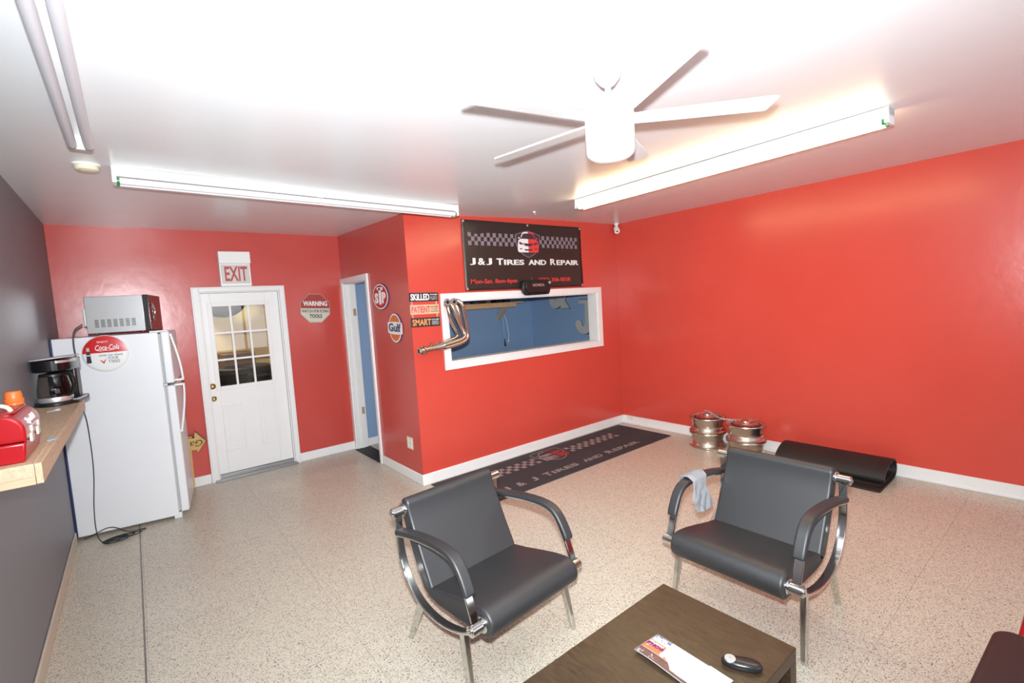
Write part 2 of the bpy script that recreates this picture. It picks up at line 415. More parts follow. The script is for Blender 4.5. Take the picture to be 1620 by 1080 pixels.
# space behind the exit door
VCR = mat('cream_curtain', (.60, .50, .27), .7, bump=.1, bscale=8, var=.05, vscale=4)
struct(MB().box(-.6, 2.8, YB+1.35, YB+1.45, 0, TOP, VCR).build('wall_vestibule'))
struct(MB().box(-.6, 2.8, YB+.12, YB+1.35, 2.45, 2.55, CEIL).build('ceiling_vestibule'))
struct(MB().box(2.0, 2.1, YB+.12, YB+1.35, 0, 2.45, VCR).build('wall_vestibule_right'))
ld = bpy.data.lights.new('vestibule_fill_light', 'POINT'); ld.energy = 40; ld.color = (1, .93, .8); ld.shadow_soft_size = .06  # added unseen fill lamp, brightens the cream wall behind the door glass
lo = bpy.data.objects.new('vestibule_fill_light', ld); lo.location = (.5, YB+.75, 2.3); C.objects.link(lo)
def tire_mesh(mb, T, R=.31, r=.19, wd=.2):
    prof = [(r, -wd*.40), (r+.03, -wd*.48), (R-.04, -wd*.5), (R-.008, -wd*.42), (R, -wd*.30), (R, -wd*.12), (R-.008, -wd*.11), (R-.008, -wd*.07), (R, -wd*.06), (R, wd*.06), (R-.008, wd*.07), (R-.008, wd*.11), (R, wd*.12), (R, wd*.30), (R-.008, wd*.42), (R-.04, wd*.5), (r+.03, wd*.48), (r, wd*.40), (r-.012, wd*.3), (r-.012, -wd*.3)]
    mb.lathe(prof, BLACKM, T, 40, closed=True)
o = MB(); tire_mesh(o, Matrix.Identity(4)); base = o.build('tire')
base.location = (.96, YB+1.10, 2.115); base.rotation_euler = (R_(80), 0, 0)
tag(base, 'black tire hanging high on the cream wall behind the exit door glass', 'tire')
mb = MB().box(0, .36, -.25, .25, 0, 1.335, mat('brown_metal', (.14, .09, .07), .5)); q = mb.build('cabinet', bevel=.01)
q.location = (.86, YB+1.07, 0); tag(q, 'brown metal cabinet standing beyond the exit door glass', 'cabinet')
for k, (x, z) in enumerate(((.42, 0), (.42, 0), (.42, 0), (.42, .89), (.42, 1.10), (1.08, 0), (1.08, 0), (1.08, 0), (1.08, .89), (1.08, 1.10), (1.72, 0), (1.72, 0), (1.72, 0), (1.72, .89), (1.72, 1.10))):
    if k % 5 < 3: continue
    c = base.copy(); C.objects.link(c); c.location = (x-.05, YB+.46, z); c.rotation_euler = (0, 0, 0)
    lv = 'top' if k % 5 == 4 else 'second'
    c['label'] = '%s black tire in the %s stack of tires seen through the exit door' % (lv, ('left', 'middle', 'right')[k//5])
    c['group'] = 'stacked tires behind the exit door'
mb = MB()
for k, x in enumerate((.37, 1.03, 1.67)): mb.box(x-.33, x+.31, YB+.16, YB+.78, 0, .785, BLACK)
q = mb.build('bench'); tag(q, 'low black bench carrying the stacked tires beyond the exit door', 'bench')
mb = MB().tube(smoothpath([(1.86, YB+1.3, 2.3), (1.80, YB+1.3, 1.8), (1.80, YB+1.3, 1.5), (1.84, YB+1.3, 1.2)]), .008, WHITE)
q = mb.build('cable'); tag(q, 'white cable hanging on the cream wall beyond the exit door', 'cable')

# ------------------------------------------------------------ ceiling: lamps, fan, detector, camera
TUBE_OFF = mat('fluorescent_tube_glass', (.80, .80, .82), .25)
TUBE_GREY = mat('dusty_tube_cover', (.56, .54, .57), .35)
TUBE_ON = mat('lit_fluorescent_tube', (.9, .85, .75), .3, emis=TUBE_E, ecol=(1.0, .74, .42))
GREEN = mat('green_tube_cap', (.02, .22, .07), .35)
def strip_light(label, loc, rot, L, tube_mat, w=.105, hh=.052, tys=(-.033, .033), tr=.019, tz=None, group=None):
    """local: X along the length, Y across, Z=0 at the ceiling, everything below"""
    t = thing('strip_light', label, 'ceiling light', loc, rot, group)
    tz = -(hh+.028) if tz is None else tz
    mb = MB().prism([(-w/2, 0), (-w/2, -hh*.7), (-w*.36, -hh), (w*.36, -hh), (w/2, -hh*.7), (w/2, 0)], 0, L, WPLAS, Matrix(((0, 0, 1, 0), (1, 0, 0, 0), (0, 1, 0, 0), (0, 0, 0, 1))))
    mb.build('housing', t, bevel=.002)
    for x0, x1 in ((0, .022), (L-.022, L)):
        mb = MB().box(x0, x1, -w/2-.002, w/2+.002, tz-.014, .002, WPLAS).build('lamp_holder', t, bevel=.003)
    mb = MB().box(L*.5-.02, L*.5+.02, -w*.4, w*.4, -hh-.004, -hh+.004, WPLAS).build('joint_cover', t, bevel=.001)
    for ty in tys:
        MB().cyl((.036, ty, tz), (L-.036, ty, tz), tr, tube_mat, n=20).build('tube', t)
        MB().cyl((.021, ty, tz), (.036, ty, tz), tr*.98, GREEN, n=20).build('tube_cap', t)
        MB().cyl((L-.036, ty, tz), (L-.021, ty, tz), tr*.98, GREEN, n=20).build('tube_cap', t)
    return t
strip_light('unlit white fluorescent strip light on the ceiling in front of the exit door wall', (0.0, 3.83, ceil_z(0, 3.83)), (0, math.atan(.045/2.44), R_(0)), 2.46, TUBE_OFF)
strip_light('glowing warm fluorescent strip light on the ceiling beside the fan', (3.478, .81, 2.731), (R_(0), R_(.3), R_(88.9)), 2.47, TUBE_ON, hh=.045)
strip_light('unlit grey double tube strip light on the ceiling above the left wall', (-.105, .70, 2.735), (0, 0, R_(90)), 2.47, TUBE_GREY, w=.075, hh=.04, tys=(-.030, .030), tr=.0195, tz=-.085)

FX, FY = 1.6745, 1.358
t = thing('ceiling_fan', 'white five bladed ceiling fan hanging on a short rod', 'ceiling fan', (FX, FY, 2.735))
MB().lathe([(.0, -.085), (.018, -.085), (.03, -.078), (.05, -.055), (.063, -.02), (.066, 0)], FANW, n=32).build('canopy', t)
MB().cyl((0, 0, -.08), (0, 0, -.16), .0125, FANW).build('rod', t)
MB().lathe([(.02, -.125), (.032, -.135), (.036, -.16), (.06, -.168), (.095, -.180), (.103, -.195), (.103, -.305), (.100, -.312), (0, -.312)], FANW, n=40).build('motor_housing', t, smooth=30)
MB().lathe([(.101, -.314), (.101, -.350), (.097, -.366), (.080, -.380), (.05, -.390), (0, -.394)], mat('fan_lamp_dome', (.88, .88, .86), .35, emis=.1, ecol=(1, .97, .92)), n=40).build('lamp_dome', t, smooth=40)
for k in range(5):
    T = Matrix.Rotation(R_(25.9+72*k), 4, 'Z')
    TT = T @ Matrix.Translation((0, 0, -.225)) @ Matrix.Rotation(R_(-7), 4, 'X')
    pts = [(.085, -.040), (.2, -.046), (.645, -.056), (.662, -.050), (.662, -.035), (.650, .050), (.640, .056), (.2, .046), (.085, .040)]
    MB().prism(pts, -.004, .004, FANW, TT).build('blade', t, bevel=.002)
t = thing('smoke_detector', 'round cream smoke detector on the ceiling', 'smoke detector', (-.112, 3.81, 2.735))
MB().lathe([(.0, -.012), (.066, -.012), (.068, -.004), (.066, .002)], WPLAS).build('base', t)
MB().lathe([(.0, -.044), (.030, -.044), (.034, -.041), (.052, -.040), (.057, -.034), (.058, -.012), (.0, -.010)], CREAMP).build('cover', t)
t = thing('security_camera', 'small white security camera hanging in the ceiling corner', 'security camera', (5.215, 4.185, 2.732))
MB().lathe([(.0, -.03), (.016, -.03), (.034, -.006), (.034, .002)], WPLAS).cyl((0, 0, -.02), (-.005, -.01, -.065), .012, WPLAS).build('mount', t)
dirv = Vector((-.45, -.55, -.62)).normalized()
q = dirv.to_track_quat('Z', 'Y').to_matrix().to_4x4(); q.translation = Vector((.0, .0, -.075))
MB().lathe([(0, -.045), (.02, -.045), (.034, -.03), (.037, -.01), (.038, .045), (.034, .052), (.030, .050)], WPLAS, q).build('body', t, smooth=50)
MB().lathe([(0, .052), (.012, .051), (.014, .046), (.031, .047)], BLACK, q).build('lens', t)
t = thing('ceiling_hook', 'tiny white hook screwed into the ceiling before the black banner', 'hook', (3.479, 3.879, ceil_z(3.479, 3.879)))
MB().lathe([(0, -.012), (.012, -.012), (.02, 0)], WPLAS).tube([(0, 0, -.01), (0, 0, -.02), (.014, 0, -.028), (.02, 0, -.018)], .0025, WPLAS).build('hook_body', t)

# ------------------------------------------------------------ fridge and what is on it
FR = R_(-8.2)
t = thing('refrigerator', 'white top-freezer refrigerator with its side to the room against the left wall', 'refrigerator', (-.516, 5.338, 0), (0, 0, FR))
D, W_, H_ = .70, .60, 1.695
MB().box(0, D, 0, W_, .03, H_, APPL).build('body', t, bevel=.006)
MB().box(-.012, 0, .005, W_-.005, .04, H_-.01, mat('blue_back_film', (.025, .04, .13), .4)).build('back_panel', t)
MB().box(D-.04, D+.02, .01, W_-.01, .0, .05, APPL).build('toe_grille', t, bevel=.006)
MB().box(D+.0, D+.016, .008, W_-.008, .07, 1.215, GASKET).box(D, D+.016, .008, W_-.008, 1.235, 1.68, GASKET).build('gasket', t)
def door(z0, z1, hz0, hz1, bow):
    d = MB().box(D+.016, D+.082, 0, W_, z0, z1, APPL).build('door', t, bevel=.014, seg=3)
    path = []
    n = 14
    for i in range(n+1):
        u = i/n; z = hz0+(hz1-hz0)*u
        path.append((D+.082+bow*math.sin(PI*min(1, u*.5)) , z))
    x0 = D+.080
    P = [(x0, hz0)]+[(x0+.012+bow*math.sin(u/n*PI/2), hz0+(hz1-hz0)*u/n) for u in range(n+1)]
    prof = ribbon_profile(P[1:], .016)
    # handle: bowed grip, joined to the door at its far end and by a short arm at the split
    T = Matrix(((1, 0, 0, 0), (0, 0, -1, .050), (0, 1, 0, 0), (0, 0, 0, 1)))
    mb = MB().prism(prof, 0, .026, CREAMP if False else APPL, T)
    e = P[-1]; s = 1 if hz1 > hz0 else -1
    mb.box(x0-.004, e[0]+.008, .024, .050, min(e[1], e[1]-s*.018), max(e[1], e[1]-s*.018), APPL)
    mb.box(x0-.004, x0+.02, .024, .050, min(hz0, hz0-s*.02), max(hz0, hz0-s*.02)+.0, APPL)
    mb.build('door_handle', d, bevel=.004)
    return d
door(1.235, 1.70, 1.655, 1.248, .052)
door(.055, 1.215, .80, 1.232-.01, .052)
MB().box(D-.06, D+.075, .02, .09, H_, H_+.016, APPL).build('hinge_cover', t, bevel=.005)
MB().box(D-.004, D+.03, -.002, .03, 1.212, 1.24, GREYM).build('hinge', t, bevel=.003)

t = micro = thing('microwave_oven', 'stainless steel microwave oven standing on the white refrigerator', 'microwave', (-.288, 5.352, 1.711), (0, 0, R_(-13)))
MB().box(0, .40, 0, .46, .008, .318, STEEL).build('casing', t, bevel=.004)
mb = MB()
for k in range(7):
    for j in range(9): mb.box(.055+k*.042, .055+k*.042+.028, -.0012, .002, .058+j*.0075, .0615+j*.0075, BLACK)
mb.build('vent_slots', t)
f = MB().box(.40, .435, 0, .46, .006, .320, BLACK).build('door', t, bevel=.004)
MB().box(.435, .437, .012, .448, .018, .308, mat('dark_door_mirror', (.10, .06, .06), .08, .85)).build('door_window', f)
ring = [(.447+.012*math.sin(PI*i/12), .058-.050*math.sin(PI*i/12), .085+.165*i/12) for i in range(13)]+[(.447+.012*math.sin(PI*i/12), .058+.035*math.sin(PI*i/12), .250-.165*i/12) for i in range(1, 12)]
MB().tube(ring, .0075, CHROME, closed=True).cyl((.43, .058, .092), (.449, .058, .092), .006, CHROME).cyl((.43, .058, .243), (.449, .058, .243), .006, CHROME).build('door_handle', f)
MB().box(-.028, 0, .03, .30, .07, .225, WPLAS).build('rear_cover', t, bevel=.02, seg=3)
for x in (.05, .37):
    for y in (.04, .42): MB().cyl((x, y, -.004), (x, y, .01), .012, BLACK).build('foot', t)

COKE = (-.184, 5.318-.030, 1.549)
t = thing('button_sign', 'round red and white soft drink button sign on the refrigerator side', 'sign', (-.187, 5.288, 1.548), (R_(90), 0, FR))
r = .154
MB().lathe([(0, .016), (r*.5, .015), (r*.85, .0125), (r*.97, .009), (r, .002), (r, 0), (0, 0)], INKW, n=64).build('disc', t, smooth=60)
def dome(x, y): return .0172-.0035*min(1, (x*x+y*y)/(r*r*.8))**1.3
mb = MB()
# red upper half as a fan of thin cells following the dome
def domepatch(inside, m, N=44):
    vs = []; fs = []; idx = {}
    for i in range(-N, N+1):
        for j in range(-N, N+1):
            pass
    return
a0 = R_(3); pts = [(r*.965*math.cos(a), r*.965*math.sin(a)) for a in [a0+(PI-2*a0)*i/40 for i in range(41)]]
vs = []; fs = []; NR = 8
for k in range(NR+1):
    for (x, y) in pts:
        u = k/NR; X = x*u if k else x*0; Y = max(y*u, 0)+.004
        vs.append((x*u, y*u*(1)+.008*(1-u), .0168-.0062*u**3))
n = len(pts)
for k in range(NR):
    for i in range(n-1): fs.append((k*n+i, k*n+i+1, (k+1)*n+i+1, (k+1)*n+i))
mb.add(vs, fs, mat('drink_sign_red', (.60, .012, .014), .25))
mb.build('red_field', t, smooth=60)
SZ0, SZ1 = .0150, .0178
mb = MB().text('ENJOY', -.045, .088, .072, .018, .010, .0155, INKW, .0).text('Coca-Cola', -.062, .030, .158, .044, SZ0-.003, SZ1, INKW, .012, .28)
mb.tube(smoothpath([(-.058, .032, .0165), (-.03, .022, .0165), (.0, .027, .0165), (.03, .024, .0165), (.06, .03, .0165)]), .0022, INKW, n=6)
mb.build('lettering_white', t)
mb = MB().text('while we check', -.045, -.022, .160, .016, SZ0-.004, SZ1-.001, INKK, .004, .1).text('YOUR', .012, -.052, .070, .024, SZ0-.004, SZ1-.001, INKK, .0).text('TIRES', .012, -.082, .078, .024, SZ0-.006, SZ1-.002, INKK, .0)
mb.build('lettering_black', t)
MB().prism([(-.042, -.052), (-.030, -.055), (-.018, -.068), (.008, -.036), (-.016, -.086)], .010, .0162, INKR).build('tick_mark', t)
bt = [(.0, .0), (.026, .0), (.029, .006), (.027, .04), (.024, .055), (.029, .07), (.022, .085), (.012, .105), (.010, .13), (.011, .134), (.004, .134)]
bt = [(-.110+x-.013, -.072+y) for x, y in [(.0, .0), (.026, .0), (.029, .01), (.026, .045), (.028, .065), (.024, .083), (.018, .10), (.017, .128), (.009, .128), (.008, .10), (.002, .083), (-.002, .065), (.0, .045), (-.003, .01)]]
MB().prism(bt, .008, .0158, mat('dark_cola_print', (.035, .012, .03), .3)).build('bottle_picture', t)
MB().box(-.119, -.100, .026, .056, .012, .0163, mat('pale_green_print', (.40, .52, .45), .4)).build('bottle_neck_picture', t)
MB().box(-.122, -.097, -.012, -.004, .012, .0163, INKW).build('bottle_band_picture', t)

# ------------------------------------------------------------ shelf and what stands on it
SH = 1.28
t = thing('wall_shelf', 'thick pine board shelf along the grey left wall', 'shelf', (0, 0, 0))
MB().box(XL+.001, -.330, 2.50, 4.56, SH-.030, SH-.0004, PINE).build('shelf_board', t, bevel=.002)
MB().box(-.330, -.310, 2.478, 4.56, SH-.078, SH, PINE).build('front_rail', t, bevel=.002)
e = MB().box(XL+.001, -.331, 2.478, 2.50, SH-.050, SH, PINE)
e.build('end_rail', t, bevel=.0015)
plabel(MB().box(XL+.001, -.331, 2.476, 2.502, SH-.078, SH-.050, PINEL).build('cleat', t, bevel=.001), 'paler pine strip under the end of the shelf')

t = thing('lunch_box', 'glossy red domed box with two white latches on the pine shelf', 'box', (-.350, 2.535, SH))
RP = mat('glossy_red_plastic', (.36, .006, .010), .22)
# local: +X side faces the room, box runs +Y, X from -.17 to 0
def dprof(x0, x1, zb, zs, zt, r):
    return [(x0, zb), (x1, zb), (x1, zs)]+arc(x1-r, zt-r, r, 0, 90, 8)+arc(x0+r, zt-r, r, 90, 180, 8)+[(x0, zs)]
TY = Matrix(((1, 0, 0, 0), (0, 0, 1, 0), (0, 1, 0, 0), (0, 0, 0, 1)))
MB().prism([(-.172, 0), (-.008, 0), (0, .075), (-.178, .075)], 0, .36, RP, TY).build('box_body', t, bevel=.008, seg=3)
MB().prism(dprof(-.180, .003, .078, .10, .182, .062), -.003, .363, RP, TY).build('lid', t, bevel=.010, seg=3)
MB().prism([(-.150, .1795), (-.030, .1795), (-.034, .186), (-.146, .186)], .07, .33, RP, TY).build('lid_panel', t, bevel=.003)
LATCH = mat('ivory_latch', (.52, .50, .42), .45)
for y in (.075, .235):
    MB().prism([(y, .062), (y+.046, .062), (y+.046, .120), (y+.030, .120), (y+.026, .100), (y, .096)], .0, .010, LATCH, Matrix(((0, 0, 1, 0), (1, 0, 0, 0), (0, 1, 0, 0), (0, 0, 0, 1)))).build('latch', t, bevel=.003, seg=3)
MB().tube(smoothpath([(-.15, .12, .18), (-.145, .12, .20), (-.12, .12, .212), (-.075, .12, .212), (-.05, .12, .20), (-.045, .12, .18)]), .008, LATCH).build('handle', t)
T = Matrix.Translation((.0035, .085, .126)) @ Matrix.Rotation(R_(90), 4, 'Z') @ Matrix.Rotation(R_(72), 4, 'X')
mb = MB().text('Snap-on Tools', 0, 0, .17, .032, -.006, .0025, INKW, .012, .25, T); mb.box(.015, .155, -.007, -.004, -.006, .0025, INKW, T)
mb.build('lettering', t)

t = thing('spool', 'orange ridged cap standing on the shelf behind the red box', 'container', (-.437, 3.03, SH))
OR = mat('orange_plastic', (.75, .16, .03), .4)
MB().lathe([(0, 0), (.032, 0), (.034, .165), (.031, .178), (.033, .182), (.033, .194), (.029, .198), (.029, .206), (.027, .224), (.024, .229), (0, .229)], OR).build('container_body', t)
t = thing('card', 'small pale translucent card on the shelf before the coffee maker', 'card', (-.415, 4.02, SH))
MB().box(-.03, .03, -.035, .035, 0, .002, mat('pale_card', (.55, .56, .58), .3)).build('card_sheet', t)
t = thing('slip', 'small light blue paper on the shelf beside the red box', 'paper', (-.326, 2.97, SH))
MB().box(-.014, .012, -.03, .03, 0, .0015, mat('light_blue_paper', (.35, .55, .70), .5)).build('paper_sheet', t)

# coffee maker: carafe in front (towards the camera), tower behind
GBLK = mat('deep_gloss_black', (.006, .006, .007), .12)
t = thing('coffee_maker', 'black drip coffee maker with a glass carafe at the shelf end', 'coffee maker', (-.43, 4.32, SH), (0, 0, R_(-12)))
mb = MB().prism(arc(0, 0, .100, 180, 360, 16)+[(.100, .16), (.085, .20), (-.085, .20), (-.100, .16)], 0, .022, BLACK)
mb.build('base', t, bevel=.004)
MB().box(-.070, .085, .115, .20, .02, .30, BLACK).build('water_tank', t, bevel=.012)
mb = MB().prism(arc(0, 0, .098, 180, 360, 20)+[(.098, .17), (.09, .20), (-.09, .20), (-.098, .17)], .222, .30, GBLK)
mb.build('brew_head', t, bevel=.008)
MB().prism([(.0992*math.cos(R_(a)), .0992*math.sin(R_(a))) for a in range(-62, 1, 6)]+[(.0992, .10), (.09, .10)]+[(.090*math.cos(R_(a)), .090*math.sin(R_(a))) for a in range(0, -63, -6)], .276, .292, STEEL).build('trim_band', t)
MB().prism(arc(0, -.005, .108, 180, 360, 20)+[(.095, .19), (-.105, .20)], 0, .008, mat('grey_lid', (.55, .53, .53), .4), Matrix.Translation((0, 0, .303)) @ Matrix.Rotation(R_(-4), 4, 'Y')).build('lid', t, bevel=.003)
CG = bpy.data.materials.new('smoky_carafe_glass'); CG.use_nodes = True; nt = CG.node_tree; b = nt.nodes['Principled BSDF']
b.inputs['Base Color'].default_value = (.62, .60, .58, 1); b.inputs['Transmission Weight'].default_value = 1; b.inputs['Roughness'].default_value = .02; b.inputs['IOR'].default_value = 1.35
c = MB().lathe([(.074, .040), (.086, .046), (.088, .075), (.085, .115), (.074, .180), (.068, .198), (.066, .198), (.072, .180), (.083, .115), (.086, .075), (.084, .048), (.072, .043)], CG, n=40, closed=True).build('carafe', t)
MB().lathe([(.0, .022), (.082, .023), (.086, .026), (.089, .050), (.087, .056), (.0, .056)], STEEL, n=40).build('carafe_base', c)
MB().lathe([(.0, .214), (.03, .214), (.066, .208), (.071, .198), (.070, .190), (0, .192)], BLACK, n=40).build('carafe_lid', c)
hp = [(.060, .204), (.095, .208), (.128, .192), (.142, .152), (.136, .11), (.115, .072), (.088, .062)]
T = Matrix.Rotation(R_(-30), 4, 'Z') @ Matrix(((1, 0, 0, 0), (0, 0, -1, .010), (0, 1, 0, 0), (0, 0, 0, 1)))
hp = [tuple(v)[:2] for v in smoothpath([(x, y, 0) for x, y in hp])]
MB().prism(ribbon_profile(hp, .018), 0, .020, BLACK, T).build('carafe_handle', c, bevel=.005)
MB().box(.085, .118, -.02, .20, .0, .034, BLACK).build('side_base', t, bevel=.008)
MB().box(.090, .1195, -.0215, .15, .022, .031, STEEL).build('side_trim', t, bevel=.002)

# cords
GC = mat('grey_cord', (.10, .10, .11), .5); DC = mat('dark_green_cord', (.018, .025, .024), .5)
PIN = (Matrix.Translation((-.288, 5.352, 1.711)) @ Matrix.Rotation(R_(-13), 4, 'Z')).inverted()
t = micro
o = MB().tube(smoothpath([(-.315, 5.345, 1.80), (-.36, 5.28, 1.765), (-.372, 5.20, 1.70), (-.37, 5.14, 1.6), (-.35, 5.0, 1.50), (-.345, 4.85, 1.42), (-.35, 4.66, 1.35)]), .0065, GC, n=8).build('cord', t); o.matrix_parent_inverse = PIN
o = MB().cyl((-.35, 4.67, 1.362), (-.352, 4.60, 1.318), .009, GC, .017).build('plug', t); o.matrix_parent_inverse = PIN
t = thing('cable', 'dark cable dangling beneath the shelf and coiled on the floor by the refrigerator', 'cable')
pts = [(-.335, 4.56, 1.20), (-.333, 4.85, 1.12), (-.337, 5.0, .85), (-.345, 5.05, .6), (-.375, 5.09, .35), (-.385, 5.11, .16), (-.375, 5.11, .04), (-.33, 5.10, .008)]
rnd = random.Random(7)
ctr = [(-.26, 5.11), (-.24, 5.14), (-.29, 5.10), (-.22, 5.12), (-.27, 5.09)]
for k, (cx, cy) in enumerate(ctr):
    rx = (.075, .10, .06, .125, .09)[k]; ry = (.045, .03, .055, .05, .035)[k]
    for i in range(10):
        a = 2*PI*i/10+PI; pts.append((cx+rx*math.cos(a), cy+ry*math.sin(a), .006+.004*k))
pts += [(-.10, 5.17, .010), (-.06, 5.20, .008), (-.10, 5.21, .008), (-.2, 5.16, .03), (-.25, 5.13, .10), (-.31, 5.13, .125), (-.39, 5.12, .10), (-.47, 5.2, .05)]
MB().tube(smoothpath(pts), .0036, DC, n=7).build('wire', t)

# ------------------------------------------------------------ signs on the walls
def frame(root_name, label, cat, loc, wall, spin=0, group=None):
    e = Matrix.Rotation(WALLROT[wall][2], 4, 'Z') @ Matrix.Rotation(R_(90), 4, 'X') @ Matrix.Rotation(R_(spin), 4, 'Z')
    return thing(root_name, label, cat, loc, e.to_euler(), group)
# exit sign
t = frame('exit_sign', 'white box sign reading EXIT above the door', 'exit sign', (.953, YB, 2.13), 'south')
MB().box(-.150, .158, .245, .375, 0, .10, WPLAS).build('housing', t, bevel=.006)
MB().box(-.148, .150, 0, .245, 0, .085, WPLAS).build('case', t, bevel=.004)
MB().box(-.134, .136, .03, .232, .084, .088, mat('exit_face_beige', (.60, .58, .54), .4)).build('sign_face', t, bevel=.002)
MB().text('EXIT', -.103, .055, .218, .158, .086, .092, mat('exit_red', (.45, .03, .03), .4), .02).build('lettering', t)
# octagonal warning sign
t = frame('warning_sign', 'octagonal WARNING WATCH FOR FLYING TOOLS sign right of the exit door', 'sign', (1.783, YB, 1.842), 'south', -3.2)
oc = lambda r: [(r*math.cos(R_(22.5+45*i)), r*math.sin(R_(22.5+45*i))) for i in range(8)]
def half(r, top, y=0.0):
    P = [(r*math.cos(R_(22.5+45*i)), r*math.sin(R_(22.5+45*i))) for i in range(8)]
    c = r*math.cos(R_(22.5))
    return ([(c, y), P[0], P[1], P[2], P[3], (-c, y)] if top else [(-c, y), P[4], P[5], P[6], P[7], (c, y)])
MB().prism(oc(.190), 0, .012, mat('sign_edge_tan', (.46, .33, .24), .5)).build('sign_board', t, bevel=.002)
MB().prism(half(.182, True, .0), .011, .0135, mat('faded_red_print', (.36, .04, .035), .5)).build('red_field', t)
MB().prism(half(.182, False, 0), .011, .0135, mat('faded_white_print', (.62, .60, .50), .5)).build('white_field', t)
MB().text('WARNING', -.142, .028, .284, .060, .0135, .0155, INKW, .03).build('lettering', t)
MB().text('WATCH FOR FLYING', -.160, -.052, .320, .036, .0135, .0155, INKK, .015).build('lettering', t)
MB().text('TOOLS', -.070, -.118, .145, .046, .0135, .0155, INKK, .03).build('lettering', t)
# oval sign, three letters
t = frame('oval_sign', 'red oval sign with white letters STP beside the blue room doorway', 'sign', (XS, 4.915, 1.914), 'west', -2)
ov = lambda a, b, n=48: [(a*math.cos(2*PI*i/n), b*math.sin(2*PI*i/n)) for i in range(n)]
MB().prism(ov(.204, .142), 0, .010, mat('navy_print', (.03, .035, .12), .5)).build('sign_board', t, bevel=.002)
MB().prism(ov(.196, .135), .009, .0115, INKW).build('white_ring', t)
MB().prism(ov(.178, .122), .011, .013, INKR).build('red_field', t)
mb = MB().text('S', -.135, -.075, .085, .115, .013, .0175, INKW, .045).text('P', .050, -.070, .090, .120, .013, .0175, INKW, .04)
mb.box(-.022, .022, -.085, .092, .013, .0175, INKW).box(-.065, .070, .070, .100, .013, .0175, INKW)
mb.build('lettering', t)
# gulf sign
t = frame('oval_sign', 'orange and white oval sign reading Gulf below the red oval', 'sign', (XS, 4.607, 1.577), 'west', -2)
MB().prism(ov(.150, .155), 0, .010, mat('navy_print', (.03, .035, .12), .5)).build('sign_board', t, bevel=.002)
MB().prism(ov(.145, .150), .009, .0115, INKW).build('white_ring', t)
MB().prism(ov(.128, .135), .011, .013, mat('orange_print', (.72, .17, .04), .5)).build('orange_field', t)
MB().prism([(-.165, -.055), (-.10, -.062), (0, -.066), (.10, -.062), (.165, -.055), (.168, 0), (.165, .055), (.10, .062), (0, .066), (-.10, .062), (-.165, .055), (-.168, 0)], .011, .0145, INKW).build('white_band', t)
MB().text('Gulf', -.140, -.038, .280, .086, .0145, .0165, mat('navy_print', (.03, .035, .12), .5), .03).build('lettering', t)
# outlets
def outlet(label, loc, wall, w_, h_, rows, cols=1):
    t = frame('power_outlet', label, 'power outlet', loc, wall)
    MB().box(-w_/2, w_/2, -h_/2, h_/2, 0, .006, CREAMP).build('cover_plate', t, bevel=.003)
    for r_ in range(rows):
        for c_ in range(cols):
            cx = (c_-(cols-1)/2)*w_*.45; cy = ((rows-1)/2-r_)*h_*.38
            MB().box(cx-.013, cx+.013, cy-.017, cy+.017, .005, .009, INKW).box(cx-.006, cx-.004, cy-.006, cy+.008, .009, .0095, BLACK).box(cx+.004, cx+.006, cy-.006, cy+.008, .009, .0095, BLACK).build('socket', t)
outlet('cream four-socket power outlet low on the red wall near the corner', (XS, 4.488, .388), 'west', .13, .125, 2, 2)
outlet('small cream power outlet on the baseboard under the right wall corner', (XR-.018, 4.12, .078), 'west', .075, .05, 1, 1)
# three hanging boards
t = thing('hanging_sign', 'three hanging boards reading SKILLED PATIENT SMART left of the window', 'sign', (2.128, YW, 0), (R_(90), 0, 0))
BKB = mat('black_board_paint', (.022, .022, .028), .5); TANB = mat('tan_board_paint', (.68, .44, .26), .5)
F1, F2, F3 = INKW, mat('rose_print', (.62, .10, .14), .5), mat('amber_print', (.72, .30, .10), .5)
for k, (z0, z1, bm_, tm, a, sub) in enumerate(((1.832, 1.918, BKB, F1, 'SKILLED', ('enough', 'to do it', 'right')), (1.706, 1.800, TANB, F2, 'PATIENT', ('enough', 'to do it right', 'the first time')), (1.583, 1.672, BKB, F3, 'SMART', ('enough', 'to know', 'when to', 'ask for help')))):
    T = Matrix.Rotation(R_(-.9), 4, 'Z')
    zc = (z0+z1)/2
    TT = Matrix.Translation((0, zc, 0)) @ T
    b = MB().box(0, .316, (z0-zc), (z1-zc), .0, .012, bm_, TT).build('board', t, bevel=.001)
    MB().text(a, .010, -.032, .205, .064, .012, .014, tm, .03, T=TT).build('lettering', b)
    mb = MB(); n = len(sub)
    for i, s_ in enumerate(sub):
        hh = .018 if i == 0 else .011
        y = .026-i*(.060/n)-.006
        mb.text(s_, .222+.004*(i % 2), y-.006, .082-.01*(i % 2), hh, .012, .0135, F1 if bm_ is BKB else INKK, .01, T=TT)
    mb.build('small_lettering', b)
for y0, y1 in ((1.798, 1.836), (1.67, 1.708)):
    for x in (.022, .292):
        mb = MB()
        for i in range(3):
            cy = y0+(y1-y0)*(i+.5)/3
            mb.tube([(x+.006*math.cos(2*PI*k/8), cy+.008*math.sin(2*PI*k/8), .006) for k in range(8)], .0013, STEEL, n=5, closed=True)
        mb.build('chain', t)
